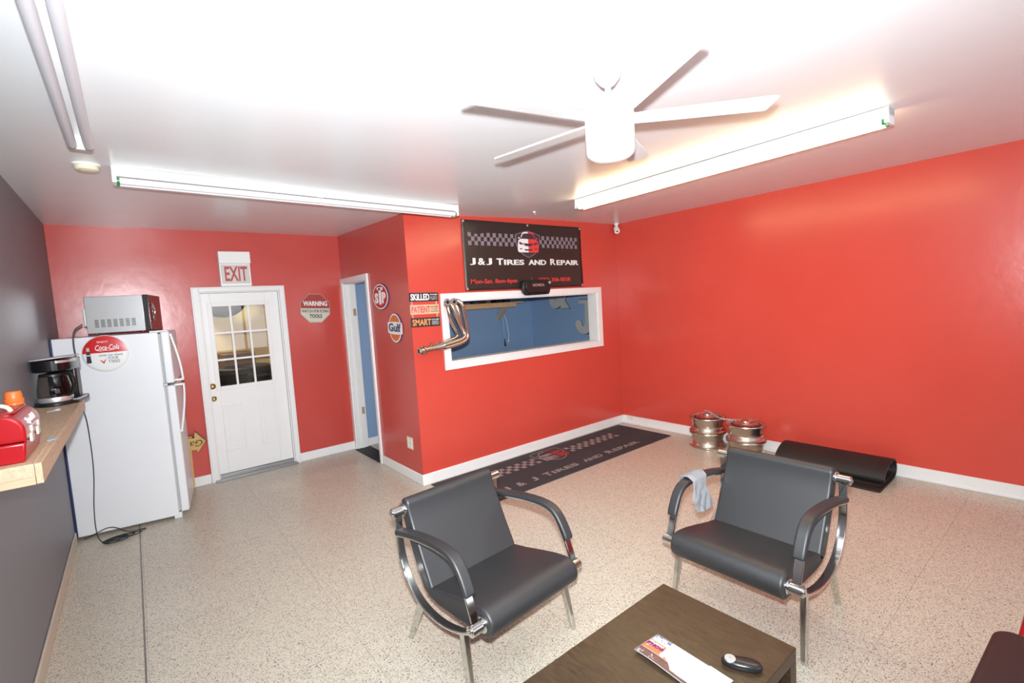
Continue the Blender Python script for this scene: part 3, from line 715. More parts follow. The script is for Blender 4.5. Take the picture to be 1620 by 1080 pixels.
# banner
BAN = mat('black_banner_vinyl', (.030, .022, .019), .38, bump=.05, bscale=12)
BW, BH = 1.784, .742
t = thing('banner', 'black vinyl banner for a tire shop above the window', 'banner', (2.779, YW, 1.916), (R_(90), 0, 0))
mb = MB(); nx, ny = 48, 24; vs = []; fs = []
def banz(u, v):
    z = .012+.004*math.sin(u*9+v*3)*math.sin(v*4)
    z += .012*math.exp(-((u-v*0-.10)**2+(1-v-.12)**2)/.006)
    return z
for i in range(nx+1):
    for j in range(ny+1):
        u = i/nx; v = j/ny; vs.append((u*BW+(.012*(1-v))*(1 if u > .99 else 0), v*BH, banz(u, v)))
for i in range(nx):
    for j in range(ny):
        a = i*(ny+1)+j; fs.append((a, a+ny+1, a+ny+2, a+1))
mb.add(vs, fs, BAN); mb.build('vinyl_sheet', t, solid=.002)
PZ0, PZ1 = .016, .021
LG = mat('lavender_grey_print', (.235, .20, .235), .45)
mb = MB()
def checks(x0, x1, y0, y1, cols, flip):
    cw = (x1-x0)/cols; rh = (y1-y0)/3
    for c in range(cols):
        for r_ in range(3):
            if (c+r_+flip) % 2 == 0: mb.box(x0+c*cw, x0+(c+1)*cw, y0+r_*rh, y0+(r_+1)*rh, PZ0-.006, PZ1-.003, LG)
checks(.068, .722, .478, .614, 16, 0); mb.build('checker_band', t)
mb = MB(); checks(1.073, 1.708, .472, .608, 16, 1); mb.build('checker_band', t)
cx = .895
sh = [(cx-.185, .615), (cx-.10, .64), (cx, .662), (cx+.10, .64), (cx+.185, .615), (cx+.182, .52), (cx+.15, .44), (cx+.08, .385), (cx, .352), (cx-.08, .385), (cx-.15, .44), (cx-.182, .52)]
MB().prism(sh, PZ0-.006, PZ1-.001, LG).build('shield_outline', t)
shi = [((x-cx)*.95+cx, (y-.51)*.95+.51) for x, y in sh]
MB().prism(shi, PZ0-.005, PZ1, mat('dark_violet_print', (.055, .035, .048), .45)).build('shield_field', t)
def car(mb, cx, cy, s, z0, z1, mw, mr, mk, T=None):
    for sg, m in ((-1, mw), (1, mr)):
        roof = [(0, .115), (.05, .113), (.075, .10), (.095, .06), (.086, .058), (.07, .088), (.048, .098), (0, .100)]
        body = [(0, .045), (.10, .045), (.125, .03), (.135, -.01), (.135, -.075), (.12, -.088), (0, -.088)]
        mir = [(.098, .05), (.125, .062), (.125, .045)]
        for pl in (roof, body, mir):
            mb.prism([(cx+sg*x*s, cy+y*s) for x, y in pl], z0, z1, m, T)
        for pl in ([(0, .0), (.05, .002), (.056, -.005), (.045, -.024), (0, -.026)], [(.075, .0), (.11, .015), (.122, -.002), (.10, -.012), (.085, -.014)], [(.06, .0), (.068, .008), (.074, -.014), (.066, -.016)], [(0, -.058), (.055, -.055), (.045, -.07), (0, -.072)], [(.08, -.05), (.115, -.048), (.105, -.06), (.085, -.058)]):
            mb.prism([(cx+sg*x*s, cy+y*s) for x, y in pl], z1-.0002, z1+.0012, mk, T)
mb = MB(); car(mb, cx, .515, 1.15, PZ0, PZ1+.0015, INKW, mat('coral_print', (.72, .055, .05), .45), mat('dark_violet_print', (.055, .035, .048), .45)); mb.build('car_emblem', t)
mb = MB()
def smallcaps(mb, words, y, H, h_, z0, z1, m, bold, T=None):
    for ch, x, w_, big in words: mb.text(ch, x, y, w_, H if big else h_, z0, z1, m, bold, T=T)
hC, hS = .073, .060
for word in ((('J', .072, .072, 1), ('&', .175, .095, 1), ('J', .285, .075, 1)), (('T', .425, .090, 1), ('IRES', .530, .290, 0)), (('AND', .888, .275, 0),), (('R', 1.232, .085, 1), ('EPAIR', 1.335, .383, 0))):
    mb = MB(); smallcaps(mb, word, .270, hC, hS, PZ0-.004, PZ1, INKW, .022); mb.build('lettering', t)
CP = mat('coral_print', (.72, .055, .05), .45)
MB().text('Mon-Sat. 8am-6pm', .070, .058, .630, .062, PZ0-.004, PZ1, CP, .004).build('lettering', t)
MB().text('(773) 306-0058', 1.030, .058, .525, .062, PZ0-.004, PZ1, CP, .004).build('lettering', t)
for x, y in ((.018, .724), (.90, .722), (1.766, .722), (.018, .02), (1.772, .02)):
    MB().lathe([(.004, .018), (.006, .021), (.012, .022), (.014, .018)], STEEL, Matrix.Translation((x, y, 0)), 16).build('grommet', t)
# black engine cover
t = thing('engine_cover', 'black plastic engine cover with embossed HONDA on the window frame', 'engine cover', (3.725, YW-.027, 1.925), (R_(90), 0, 0))
sh = [(-.215, .055), (-.19, .085), (.20, .085), (.222, .06), (.215, -.02), (.185, -.085), (-.165, -.09), (-.20, -.06), (-.222, -.01)]
MB().prism(sh, .0, .060, BLACK).build('cover_shell', t, bevel=.016, seg=3)
MB().prism([(x*.86, y*.78+.006) for x, y in sh], .055, .074, BLACK).build('raised_panel', t, bevel=.010, seg=3)
for x in (-.12, -.035, .035, .11): MB().lathe([(.008, .058), (.010, .082), (.020, .082), (.024, .055)], BLACK, Matrix.Translation((x, -.062, 0)), 16).lathe([(0, .062), (.008, .062)], STEEL, Matrix.Translation((x, -.062, 0)), 12).build('bolt_socket', t)
MB().lathe([(0, .085), (.012, .085), (.019, .078), (.020, .05)], mat('dusty_grey', (.3, .3, .3), .5), Matrix.Translation((.178, .050, 0)), 16).build('cap', t)
MB().cyl((-.06, .08, .03), (-.06, .115, .03), .007, BLACK).build('stud', t)
MB().text('HONDA', -.085, .008, .180, .032, .073, .0765, mat('dull_silver', (.48, .42, .40), .35, .6), .03).build('lettering', t)

# exhaust header hanging at the window
t = thing('exhaust_header', 'polished steel exhaust header of four bent pipes hung at the window', 'exhaust header')
EX = mat('polished_exhaust_steel', (.66, .60, .53), .16, 1, var=.06, vscale=14)
Y = 4.15
def sm(p): return smoothpath(p, 3)
pipes = [
 [(2.545, Y+.02, 1.818), (2.60, Y-.03, 1.822), (2.640, Y-.05, 1.77), (2.655, Y-.04, 1.70), (2.690, Y-.03, 1.49), (2.682, Y-.03, 1.425), (2.61, Y-.03, 1.388), (2.398, Y-.02, 1.357)],
 [(2.545, Y+.03, 1.80), (2.585, Y+.0, 1.785), (2.606, Y-.02, 1.70), (2.655, Y+.0, 1.50), (2.660, Y+.01, 1.44), (2.60, Y+.015, 1.415), (2.40, Y+.01, 1.385)],
 [(2.483, Y+.02, 1.80), (2.525, Y-.03, 1.785), (2.548, Y-.035, 1.69), (2.635, Y-.035, 1.50), (2.640, Y-.06, 1.45), (2.56, Y-.065, 1.420), (2.395, Y-.045, 1.392)],
 [(2.483, Y+.03, 1.79), (2.495, Y+.0, 1.76), (2.510, Y+.0, 1.64), (2.600, Y+.03, 1.50), (2.612, Y+.04, 1.455), (2.56, Y+.04, 1.435), (2.40, Y+.025, 1.405)]]
for p in pipes: MB().tube(sm(p), .0195, EX, n=14).build('pipe', t)
mb = MB()
for cxx in (2.470, 2.548):
    mb = MB().prism([(cxx-.040, 1.80), (cxx-.012, 1.772), (cxx+.012, 1.772), (cxx+.040, 1.80), (cxx+.040, 1.815), (cxx+.012, 1.845), (cxx-.012, 1.845), (cxx-.040, 1.815)], -.006, .006, GREYM, Matrix(((1, 0, 0, 0), (0, 0, -1, Y-.035), (0, 1, 0, 0), (0, 0, 0, 1))))
    fl = mb.build('flange', t, bevel=.002)
    for dx, rr in ((0, .017), (-.029, .005), (.029, .005)): MB().cyl((cxx+dx, Y-.0415, 1.808), (cxx+dx, Y-.040, 1.808), rr, BLACK, n=16).build('port', fl)
MB().tube([(2.41, Y-.01, 1.383), (2.36, Y-.01, 1.379), (2.31, Y-.01, 1.374), (2.25, Y-.01, 1.368), (2.19, Y-.01, 1.361)], [.044, .040, .030, .027, .027], EX, n=18).build('collector', t)
T = Matrix.Translation((2.155, Y-.01, 1.357)) @ Vector((-1, 0, -.12)).to_track_quat('Z', 'Y').to_matrix().to_4x4()
MB().lathe([(.028, -.03), (.034, -.02), (.034, .012), (.031, .026), (.024, .026), (.022, .0), (0, .0)], EX, T, 24).lathe([(.026, -.038), (.044, -.036), (.046, -.024), (.034, -.018)], EX, T, 24).build('outlet_flange', t)
MB().cyl((2.262, Y-.02, 1.39), (2.258, Y-.03, 1.418), .011, EX).build('sensor_bung', t)
MB().cyl((2.325, Y-.02, 1.40), (2.325, Y-.03, 1.415), .012, EX).build('sensor_bung', t)
# strap holding the header to the jamb
MB().tube([(2.60, Y+.03, 1.80), (2.60, YW+.03, 1.813)], .004, STEEL).build('hanger', t)

# ------------------------------------------------------------ inside the blue room
OFFS = mat('office_wood', (.72, .42, .22), .5, var=.2, vscale=12)
t = thing('wall_shelf', 'brown wooden shelf with a slanted bracket in the blue room', 'shelf', (0, 0, 0))
MB().box(2.45, 4.83, YB-.34, YB, 1.752, 1.775, OFFS).build('shelf_board', t, bevel=.002)
MB().box(2.45, 4.72, YB-.30, YB-.265, 1.700, 1.752, OFFS).build('front_rail', t, bevel=.002)
TB = Matrix(((0, 0, 1, 4.545), (1, 0, 0, 0), (0, 1, 0, 0), (0, 0, 0, 1)))
MB().prism([(YB-.02, 1.50), (YB-.002, 1.50), (YB-.002, 1.56), (YB-.24, 1.752), (YB-.30, 1.752)], 0, .06, mat('pale_bracket', (.52, .38, .26), .6), TB).build('bracket', t)
for (x, w_, h_, col, nm, lab) in ((4.17, .09, .16, (.55, .42, .28), 'box', 'tan box'), (4.36, .13, .13, (.12, .05, .05), 'box', 'dark maroon box'), (4.52, .11, .11, (.05, .04, .16), 'box', 'small navy box')):
    q = MB().box(x, x+w_, YB-.26, YB-.12, 1.775, 1.775+h_, mat(lab.replace(' ', '_'), col, .5)).build(nm, bevel=.003)
    tag(q, lab+' standing on the shelf in the blue room', 'box')
q = MB().tube([(3.95, YB-.22, 1.785), (4.0, YB-.2, 1.79), (4.06, YB-.23, 1.786), (4.12, YB-.2, 1.79), (4.10, YB-.24, 1.80), (4.0, YB-.25, 1.8)], .006, STEEL).build('tool'); tag(q, 'thin metal tool lying on the blue room shelf', 'tool')
q = MB().lathe([(0, 0), (.055, 0), (.06, .008), (.045, .022), (0, .03)], INKW, Matrix.Translation((3.86, YB-.2, 1.775))).build('dish'); tag(q, 'white dish on the blue room shelf left of the thin tool', 'dish')
t = thing('lanyard', 'pale blue lanyard hanging from the shelf bracket in the blue room', 'lanyard')
MB().tube([(4.592, 6.03, 1.60), (4.605, 6.03, 1.50), (4.617, 6.03, 1.35), (4.628, 6.03, 1.20)], .008, mat('lanyard_blue', (.25, .42, .62), .6), n=6).tube([(4.612, 6.03, 1.60), (4.625, 6.03, 1.45), (4.628, 6.03, 1.20)], .006, mat('lanyard_blue', (.25, .42, .62), .6), n=6).build('strap', t)
MB().tube([(4.628, 6.03, 1.21), (4.626, 6.03, 1.14), (4.632, 6.03, 1.08)], [.006, .012, .016], BLACK, n=8).build('keys', t)
t = thing('cord', 'thin white cord hanging beside the pale blue lanyard', 'cord')
MB().tube([(4.645, 6.035, 1.58), (4.67, 6.035, 1.54), (4.70, 6.035, 1.40), (4.715, 6.03, 1.25), (4.70, 6.03, 1.17)], .004, INKW, n=6).lathe([(0, 0), (.011, .004), (.011, .03), (0, .034)], INKW, Matrix.Translation((4.70, 6.03, 1.14)), 10).build('wire', t)
LET = mat('grey_letter_face', (.50, .48, .45), .5, var=.1); LEE = mat('brown_letter_edge', (.12, .07, .04), .6)
def jshape(r_off=0):
    s = .0
    outer = [(.07, .50), (.32, .50), (.32, .15)]+arc(.16, .15, .16, 0, -180, 16)+[(0.0, .17), (0.02, .19), (.06, .20), (.09, .185), (.095, .15)]+arc(.15, .15, .045, -180, 0, 8)[1:]+[(.195, .44), (.07, .44)]
    return outer
t = frame('letter', 'large grey letter J mounted on the blue wall', 'letter', (XR, 5.05, 1.248), 'west', -2)
MB().prism(jshape(), .012, .05, LET).build('letter_face', t, bevel=.004)
mb = MB().prism([(.16+(x-.16)*1.045, .25+(y-.25)*1.03) for x, y in jshape()], 0, .014, LEE); mb.build('letter_edge', t)
t = frame('letter', 'large grey ampersand mounted on the blue wall', 'letter', (XR, 5.60, 1.635), 'west', -2)
MB().text('&', 0, 0, .42, .47, .012, .05, LET, .05).build('letter_face', t, bevel=0)
MB().text('&', -.01, -.01, .44, .49, 0, .014, LEE, .065).build('letter_edge', t)

# arrow sign leaning by the refrigerator
t = thing('arrow_sign', 'yellow arrow shaped garage sign leaning beside the refrigerator', 'sign', (0, YB-.045, 0), (R_(90), 0, 0))
YEL = mat('mustard_sign', (.62, .38, .11), .55, var=.12, vscale=25)
ar = [(.515, .495), (.424, .615), (.412, .572), (.12, .585), (.12, .425), (.315, .420), (.305, .004), (.368, .002), (.374, .415), (.420, .408), (.434, .378)]
MB().prism(ar, 0, .014, mat('worn_black_edge', (.06, .06, .06), .6)).build('sign_board', t)
MB().prism([((x-.36)*(1 if x < .2 else .94)+.36, (y-.45)*.93+.45 if y > .1 else y+.005) for x, y in ar], .012, .018, YEL).build('yellow_face', t)
T = Matrix.Translation((.475, .535, 0)) @ Matrix.Rotation(R_(183), 4, 'Z')
MB().text('Garage', 0, 0, .30, .085, .018, .0195, INKK, .0, .2, T).build('lettering', t)
MB().box(.345, .395, .548, .554, .018, .0195, INKK).lathe([(.006, .018), (.006, .0195), (.012, .0195), (.012, .018)], INKK, Matrix.Translation((.40, .552, 0)), 12).build('wrench_picture', t)

# ------------------------------------------------------------ armchairs
YZX = Matrix(((0, 0, 1, 0), (-1, 0, 0, 0), (0, 1, 0, 0), (0, 0, 0, 1)))   # profile (f forward, z up) -> local (x, -f, z)
def TX(x): return Matrix.Translation((x, 0, 0)) @ YZX
def make_chair(label):
    t = thing('armchair', label, 'chair', group='black and chrome armchairs around the coffee table')
    seat = [(-.12, .372), (.0, .392), (.12, .418), (.22, .438), (.29, .446)]+[(.307+.066*math.cos(R_(a)), .380+.066*math.sin(R_(a))) for a in range(90, -100, -15)]+[(.24, .312), (.10, .308), (-.04, .306), (-.125, .318), (-.14, .345)]
    MB().prism(seat, -.290, .290, LEATHER, YZX).build('seat', t, bevel=.012, seg=4)
    back = [(-.10, .385), (-.16, .50), (-.23, .645), (-.268, .735)]+[(-.300+.036*math.cos(R_(a)), .745+.036*math.sin(R_(a))) for a in range(15, 200, 20)]+[(-.335, .70), (-.29, .585), (-.22, .44), (-.165, .345), (-.13, .325), (-.095, .335), (-.085, .36)]
    MB().prism(back, -.290, .290, LEATHER, YZX).build('backrest', t, bevel=.012, seg=4)
    for nm, f, z, r in (('top_tube', -.308, .722, .0245), ('front_tube', .312, .380, .026)):
        mb = MB().cyl((-.362, -f, z), (.362, -f, z), r, CHROME, n=28)
        for s in (-1, 1):
            mb.cyl((s*.286, -f, z), (s*.300, -f, z), r+.011, CHROME, n=28)
            mb.cyl((s*.360, -f, z), (s*.366, -f, z), r-.006, CHROME, n=28)
            mb.cyl((s*.366, -f, z), (s*.371, -f, z), .008, CHROME, n=12)
        mb.build(nm, t, bevel=.003)
    for s in (-1, 1):
        x0 = s*.328-.020
        arcp = smoothpath([(-.302, .72, 0), (-.306, .60, 0), (-.285, .46, 0), (-.215, .355, 0), (-.10, .293, 0), (.03, .280, 0), (.15, .297, 0), (.25, .330, 0), (.312, .372, 0)])
        MB().prism(ribbon_profile([(v.x, v.y) for v in arcp], .013), 0, .040, CHROME, TX(x0)).build('side_bow', t, bevel=.003)
        armp = smoothpath([(-.304, .600, 0), (-.16, .632, 0), (.02, .652, 0), (.15, .650, 0), (.205, .622, 0), (.245, .560, 0), (.285, .470, 0), (.314, .385, 0)])
        ap = [(v.x, v.y) for v in armp]
        fr = MB().prism(ribbon_profile(ap, .012), 0, .040, CHROME, TX(x0)).build('arm_frame', t, bevel=.003)
        # pad follows the frame, from its rear joint down to a little above the front tube
        pp = [p for p in ap if not (p[0] > .279)]
        padp = []
        for i, p in enumerate(pp):
            a = Vector(pp[min(i+1, len(pp)-1)])-Vector(pp[max(i-1, 0)]); a.normalize(); q = Vector((-a.y, a.x)); padp.append(tuple(Vector(p)+q*.016))
        MB().prism(ribbon_profile(padp, [.020]+[.028]*(len(padp)-2)+[.022]), -.008, .048, LEATHER, TX(x0)).build('arm_pad', fr, bevel=.010, seg=4)
        # legs: flat tapered bars leaning outwards
        def leg(p0, p1, w0, w1, th):
            (f0, z0), (f1, z1) = p0, p1
            mb = MB(); vs = []
            for (f, z, w_, xx) in ((f0, z0, w0, s*.325), (f1, z1, w1, s*(.325+(.018 if f1 > 0 else -.030)))):
                for dx, df in ((-th, -w_), (th, -w_), (th, w_), (-th, w_)): vs.append((xx+dx, -(f+df), z))
            mb.add(vs, [(3, 2, 1, 0), (4, 5, 6, 7), (0, 1, 5, 4), (1, 2, 6, 5), (2, 3, 7, 6), (3, 0, 4, 7)], CHROME)
            return mb.build('leg', t, bevel=.004)
        leg((.215, .318), (.270, 0), .021, .012, .014)
        leg((-.130, .310), (-.330, 0), .021, .012, .014)
    return t
ch = make_chair('left black vinyl armchair, its back to the blue and black floor mat')
ch['label'] = 'black vinyl armchair with chrome arms, left of the coffee table, facing it'
ch.location = (1.335, 2.010, 0); ch.rotation_euler = (0, 0, R_(4.3))
dup(ch, (2.568, 1.199, 0), (0, 0, R_(-90)), 'black vinyl armchair right of the coffee table with a grey rag on one arm')

# grey rag draped over the far arm of the right chair (world y about 1.53)
t = thing('rag', 'grey cloth rag draped over the armrest of the right armchair', 'cloth')
RAG = mat('grey_cloth', (.27, .27, .285), .9, bump=.3, bscale=60, var=.08, vscale=20)
vs = []; fs = []; nu, nv = 36, 20; yc = 1.199+.328
for i in range(nu+1):
    u = i/nu
    for j in range(nv+1):
        v = j/nv; x = 2.50+(v-.5)*.135*(1+.35*abs(u-.5)*2)+.02*math.sin(u*7)
        f = -(x-2.568); top = .684 if f < .1 else .684-(f-.1)*.2
        # cross-section: hangs down the inner side (towards the seat), over the pad, short fall outside
        s_ = (u*.34)-.09
        if s_ < -.03: y = yc+.040; z = top-(-.03-s_); y += .006
        elif s_ < .05: a = (s_+.03)/.08; y = yc+.040-.08*a+.0; z = top+.010*math.sin(PI*a)
        else: y = yc-.042-.03*(s_-.05)/.2; z = top-(s_-.05)*(1.0-.25*abs(v-.55))
        n_ = noise.noise(Vector((x*22, s_*16, 3)))*.010+noise.noise(Vector((x*60, s_*30, 9)))*.003
        if s_ > .05: y -= .006+n_*1.5*min(1, (s_-.05)*12)
        elif s_ < -.03: y += n_*.8
        else: z += .004+abs(n_)*.6
        vs.append((x+n_*.5, y, z))
for i in range(nu):
    for j in range(nv):
        a = i*(nv+1)+j; fs.append((a, a+nv+1, a+nv+2, a+1))
MB().add(vs, fs, RAG).build('cloth_sheet', t, solid=.004, smooth=80, sub=1)

# ------------------------------------------------------------ coffee table
t = thing('coffee_table', 'dark brown rectangular coffee table between the armchairs', 'coffee table', (0, 0, 0))
TX0, TX1, TY0, TY1 = .880, 1.779, .690, 1.247
MB().box(TX0, TX1, TY0, TY1, .400, .450, ESPRESSO).build('table_top', t, bevel=.002)
for x in (TX0, TX1-.05):
    for y in (TY0, TY1-.05): MB().box(x, x+.05, y, y+.05, 0, .400, ESPRESSO).build('leg', t, bevel=.002)
MB().box(TX0+.06, TX1-.06, TY0+.04, TY1-.04, .14, .155, ESPRESSO).build('lower_shelf', t)

# printed magazine, envelope and slip; local X along the width, Y along the length
def flat(name, label, cat, loc, rotz, group=None): return thing(name, label, cat, loc, (0, 0, rotz), group)
t = flat('magazine', 'glossy leaflet with an orange stripe lying on the coffee table', 'magazine', (1.336, 1.072, .4505), R_(-2))
MW, ML = .138, .30
vs = []; fs = []
for i in range(9):
    for j in range(25):
        x = MW*i/8; y = -ML*j/24; vs.append((x, y, .004+.010*(1-i/8)*math.exp(-((y+.06)/.12)**2)))
for i in range(8):
    for j in range(24):
        a = i*25+j; fs.append((a, a+1, a+26, a+25))
MB().add(vs, fs, mat('pale_blue_white_paper', (.50, .55, .64), .3)).build('pages', t, solid=.004)
def zz(x, y): return .0062+.010*(1-x/MW)*math.exp(-((y+.06)/.12)**2)
def bandpatch(mb, x0, x1, y0, y1, m, n=8):
    for k in range(n):
        ya = y0+(y1-y0)*k/n; yb_ = y0+(y1-y0)*(k+1)/n
        mb.add([(x0, ya, zz(x0, ya)), (x1, ya, zz(x1, ya)), (x1, yb_, zz(x1, yb_)), (x0, yb_, zz(x0, yb_))], [(0, 1, 2, 3)], m)
mb = MB(); bandpatch(mb, .040, .096, -.002, -.29, mat('leaflet_orange', (.62, .15, .05), .35)); mb.build('orange_stripe', t)
mb = MB(); bandpatch(mb, .0, .038, -.002, -.29, mat('leaflet_brown_photo', (.12, .06, .05), .35, var=.9, vscale=45), 12); mb.build('photo_strip', t)
mb = MB()
for k in range(14): x = .002+.020*rnd.random(); y = -.006-.02*rnd.random()-(.0 if k < 9 else .05); mb.add([(x, y, zz(x, y)+.0006), (x+.003, y, zz(x, y)+.0006), (x+.003, y-.003, zz(x, y)+.0006), (x, y-.003, zz(x, y)+.0006)], [(0, 3, 2, 1)], INKW)
mb.build('white_speckle', t)
T = Matrix.Translation((.062, -.006, .0105)) @ Matrix.Rotation(R_(-90), 4, 'Z') @ Matrix.Rotation(R_(0), 4, 'X')
MB().text('KNOW', 0, 0, .075, .017, 0, .0025, mat('purple_print', (.10, .01, .14), .5), .02, .2, T).text('KNOW', -.0, .019, .06, .008, -.001, .0008, INKW, .02, .2, T).build('lettering', t)
T = Matrix.Translation((.112, -.012, .007)) @ Matrix.Rotation(R_(-90), 4, 'Z')
mb = MB().text('WORLD', .045, .004, .06, .010, 0, .0015, mat('navy_print', (.03, .035, .12), .5), .03, .2, T)
for k in range(6): mb.cyl((.118+.012*math.sin(k*1.1), -.012-.008*k, .0065), (.118+.012*math.sin(k*1.1), -.012-.008*k, .0082), .0028, mat('navy_print', (.03, .035, .12), .5), n=5)
mb.build('small_print', t)
t = flat('envelope', 'plain white envelope lying on the orange striped leaflet', 'envelope', (1.400, .895, .4595), R_(-3))
MB().box(-.058, .058, -.100, .100, 0, .003, mat('white_envelope_paper', (.72, .72, .71), .5)).prism([(-.058, .100), (.058, .100), (.052, .082), (-.052, .082)], .0028, .0038, mat('white_envelope_paper', (.72, .72, .71), .5)).build('envelope_body', t, bevel=.0008)
t = flat('banknote', 'pale green slip of paper poking out under the white envelope', 'paper', (1.428, .800, .4582), R_(-4))
MB().box(-.034, .034, -.035, .05, 0, .001, mat('pale_green_paper', (.52, .66, .54), .5)).build('paper_sheet', t)
# remote
t = flat('remote_control', 'black oval remote control with a silver button disc on the coffee table', 'remote control', (1.549, .778, .450), R_(-60))
prof = []
def rem(z, sx, sy): return [((.066*sx)*math.copysign(abs(math.cos(a))**.85, math.cos(a)), (.0265*sy+(.0035*math.cos(a)))*math.copysign(abs(math.sin(a))**.85, math.sin(a)), z+.004*math.cos(a*2)*0) for a in [2*PI*i/40 for i in range(40)]]
mb = MB(); rings = [rem(.0, .90, .86), rem(.004, .97, .96), rem(.011, 1, 1), rem(.017, .98, .97), rem(.022, .92, .88), rem(.0245, .80, .70), rem(.0255, .4, .35)]
vs = [p for r_ in rings for p in r_]; fs = [tuple(range(39, -1, -1)), tuple(range(240, 280))]
for k in range(6):
    for i in range(40): j = (i+1) % 40; fs.append((k*40+i, k*40+j, (k+1)*40+j, (k+1)*40+i))
mb.add(vs, fs, mat('black_remote_gloss', (.018, .017, .018), .22)).build('remote_body', t, smooth=80)
T = Matrix.Translation((-.036, 0, .0235))
MB().lathe([(0, .0035), (.0175, .003), (.0195, .0), (.0195, -.004)], mat('silver_button', (.40, .41, .39), .4, .2), T, 28).build('button_disc', t)
mb = MB().lathe([(.0035, .0034), (.0035, .0042), (.005, .0042), (.005, .0034)], GREYM, T, 14)
for a in range(4): mb.box(-.0015, .0015, .010, .0122, .0032, .0040, GREYM, T @ Matrix.Rotation(a*PI/2, 4, 'Z'))
mb.build('button_mark', t)

# ------------------------------------------------------------ mats
MATB = mat('charcoal_mat_carpet', (.042, .042, .049), .85, bump=.4, bscale=260, var=.25, vscale=5)
t = thing('floor_mat', 'long charcoal floor mat with tire shop lettering along the red wall', 'floor mat', (2.185, 3.385, 0), (0, 0, R_(-.2)))
FL, FW = 2.905, .825
MB().box(0, FL, 0, FW, 0, .008, MATB).build('mat_surface', t, bevel=.003)
MTP = mat('mat_taupe_print', (.30, .255, .24), .85, bump=.3, bscale=260)
mb = MB()
def mchecks(x0, x1, y0, y1, cols, flip):
    cw = (x1-x0)/cols; rh = (y1-y0)/3
    for c in range(cols):
        for r_ in range(3):
            if (c+r_+flip) % 2 == 0: mb.box(x0+c*cw, x0+(c+1)*cw, y0+r_*rh, y0+(r_+1)*rh, .007, .0092, MTP)
mchecks(.38, 1.18, .470, .640, 15, 0); mb.build('checker_band', t)
mb = MB(); mchecks(1.66, 2.50, .475, .640, 15, 0); mb.build('checker_band', t)
ccx = 1.42
so = [(ccx-.21, .735), (ccx-.1, .765), (ccx, .775), (ccx+.1, .765), (ccx+.21, .735), (ccx+.205, .60), (ccx+.16, .49), (ccx+.08, .415), (ccx, .385), (ccx-.08, .415), (ccx-.16, .49), (ccx-.205, .60)]
MB().prism(so, .006, .0090, MTP).prism([((x-ccx)*.94+ccx, (y-.58)*.94+.58) for x, y in so], .0085, .0095, MATB).build('shield_outline', t)
mb = MB(); car(mb, ccx, .575, 1.35, .009, .0106, MTP, mat('mat_red_print', (.36, .035, .035), .8), MATB); mb.build('car_emblem', t)
for word in ((('J', .415, .065, 1),), (('&', .575, .085, 1),), (('J', .76, .07, 1),), (('T', .93, .09, 1), ('IRES', 1.04, .36, 0)), (('AND', 1.49, .30, 0),), (('R', 1.88, .10, 1), ('EPAIR', 2.00, .44, 0))):
    mb = MB(); smallcaps(mb, word, .115, .090, .075, .007, .0095, MTP, .02); mb.build('lettering', t)

# folded rubber mat against the right wall
t = thing('rubber_mat', 'folded black rubber mat lying along the right red wall', 'mat', (0, 0, 0))
P = smoothpath([(4.72, .010, 0), (4.95, .010, 0), (5.15, .012, 0), (5.215, .05, 0), (5.22, .12, 0), (5.17, .178, 0), (5.08, .190, 0), (4.99, .172, 0), (4.90, .125, 0), (4.86, .075, 0), (4.875, .045, 0)], 3)
YT = Matrix(((1, 0, 0, 0), (0, 0, 1, 0), (0, 1, 0, 0), (0, 0, 0, 1)))
MB().prism(ribbon_profile([(v.x, v.y) for v in P], .014), 1.17, 2.06, BLACKM, YT).build('rubber_sheet', t, bevel=.003)
P = smoothpath([(4.83, .024, 0), (5.0, .026, 0), (5.14, .028, 0), (5.19, .06, 0), (5.19, .12, 0), (5.15, .155, 0), (5.08, .168, 0)], 3)
MB().prism(ribbon_profile([(v.x, v.y) for v in P], .010), 1.19, 2.02, BLACKM, YT).build('inner_layer', t, bevel=.002)

# ------------------------------------------------------------ wheel rims
def make_rim():
    t = thing('wheel_rim', '', 'wheel rim', group='bare wheel rims stacked by the right wall')
    R = .196; H = .168
    prof = [(R-.010, 0), (R, .004), (R, .012), (R-.012, .018), (R-.022, .030), (R-.024, .050), (R-.034, .060), (R-.034, .100), (R-.028, .108), (R-.026, .138), (R-.020, .150), (R-.004, .156), (R, .162), (R-.002, .168), (R-.012, .168), (R-.020, .160), (R-.034, .142), (R-.042, .105), (R-.042, .058), (R-.030, .02), (R-.016, .008)]
    MB().lathe(prof, ALU, n=56, closed=True).build('barrel', t, smooth=40)
    f = MB().lathe([(R-.030, .150), (R-.040, .156), (.120, .172), (.100, .178), (.098, .182), (.070, .186), (.066, .176), (.03, .180), (0, .180), (0, .168), (.09, .168), (.15, .148)], ALU, n=56).build('disc_face', t, smooth=30)
    mb = MB()
    for k in range(36):
        T = Matrix.Rotation(2*PI*k/36, 4, 'Z') @ Matrix.Translation((.136, 0, .1655)) @ Matrix.Rotation(R_(18), 4, 'Y')
        mb.box(-.018, .019, -.0042, .0042, -.002, .0025, BLACK, T)
    mb.build('slots', f)
    mb = MB()
    for k in range(36):
        T = Matrix.Rotation(2*PI*(k+.5)/36, 4, 'Z') @ Matrix.Translation((.136, 0, .168)) @ Matrix.Rotation(R_(18), 4, 'Y')
        mb.box(-.019, .021, -.004, .004, -.003, .0045, CHROME, T)
    mb.build('fins', f)
    c = MB().lathe([(.052, .178), (.048, .196), (.036, .204), (0, .206)], CHROME, n=32)
    c.build('centre_cap', f, smooth=50)
    return t
rim = make_rim()
rim.location = (5.035, 2.862, .002); rim['label'] = 'bottom wheel rim of the stack nearer the room corner'
dup(rim, (5.037, 2.860, .172), (0, 0, .3), 'top wheel rim of the stack nearer the room corner')
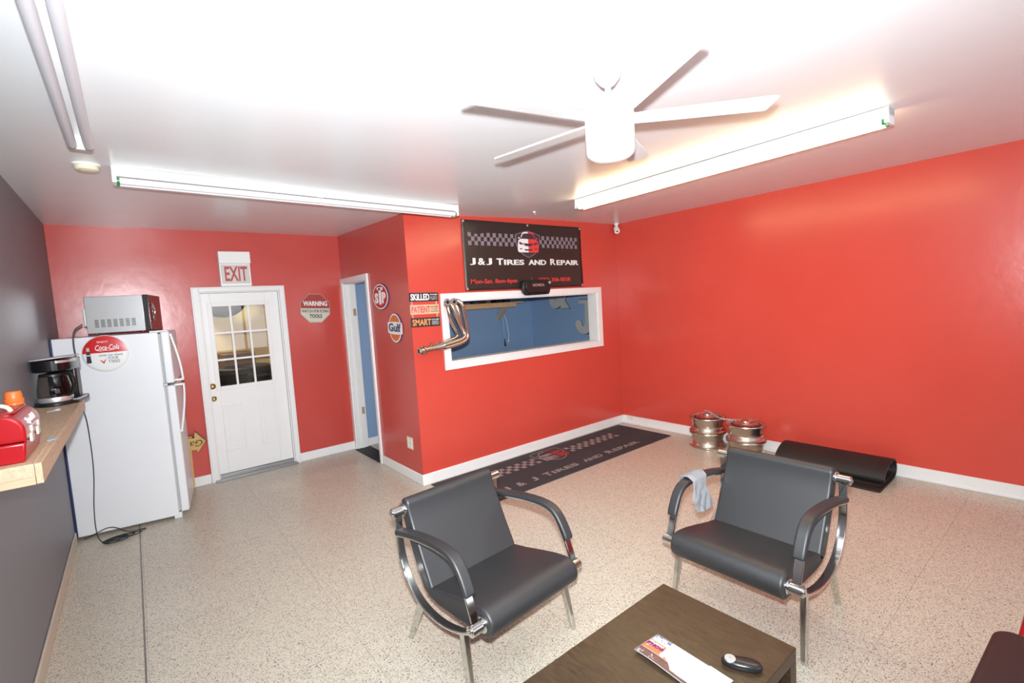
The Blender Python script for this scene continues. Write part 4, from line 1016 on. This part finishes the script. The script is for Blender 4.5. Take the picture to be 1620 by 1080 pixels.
dup(rim, (4.985, 2.400, .002), (0, 0, .7), 'bottom wheel rim of the stack nearer the black rubber mat')
dup(rim, (4.985, 2.398, .172), (0, 0, .1), 'top wheel rim of the stack nearer the black rubber mat')
t = thing('chain', 'short steel chain lying across the tops of both rim stacks', 'chain')
path = smoothpath([(5.085, 2.93, .385), (5.07, 2.86, .390), (5.02, 2.78, .372), (4.995, 2.70, .350), (4.99, 2.62, .346), (4.99, 2.54, .352), (4.985, 2.50, .362)], 3)
L = 0; step = .017; last = path[0]; k = 0; mb = MB()
for a, b in zip(path, path[1:]):
    seg = (b-a).length; pos = 0
    while L+seg-pos >= step:
        pos += step-L; L = 0; p = a+(b-a)*(pos/seg); d = (b-a).normalized()
        q = d.to_track_quat('X', 'Z').to_matrix().to_4x4(); q.translation = p
        q = q @ Matrix.Rotation(PI/2*(k % 2), 4, 'X'); k += 1
        mb.tube([(.0125*math.cos(2*PI*i/12), .0075*math.sin(2*PI*i/12), 0) for i in range(12)], .003, STEEL, n=6, T=q, closed=True)
    L += seg-pos
mb.build('links', t)

# dark upholstered bench at the near right corner of the view
t = thing('bench', 'dark brown padded bench with rounded corners at the lower right edge', 'bench', (0, 0, 0))
BR = mat('dark_brown_vinyl', (.030, .017, .017), .45, bump=.06, bscale=200)
pts = [(1.30, -.25)]+[(2.30, -.25)]+arc(2.44-.07, .245-.07, .07, 0, 90, 8)+[(1.30, .262)]
MB().prism([(1.50, -.25), (2.43, -.25)]+arc(2.43-.06, .25-.06, .06, 0, 90, 8)+[(1.50, .285)], .33, .45, BR).build('seat_cushion', t, bevel=.022, seg=4)
MB().box(1.54, 2.38, -.21, .20, .27, .335, BLACK).build('frame', t, bevel=.004)
for x in (1.56, 2.33):
    for y in (-.19, .15): MB().cyl((x, y, 0), (x, y, .28), .018, CHROME, n=16).build('leg', t)
q = MB().box(2.50, 2.75, -.12, .195, .0, .40, RP).build('bin', bevel=.02, seg=3); tag(q, 'red bin just showing behind the dark bench at the right edge', 'bin')
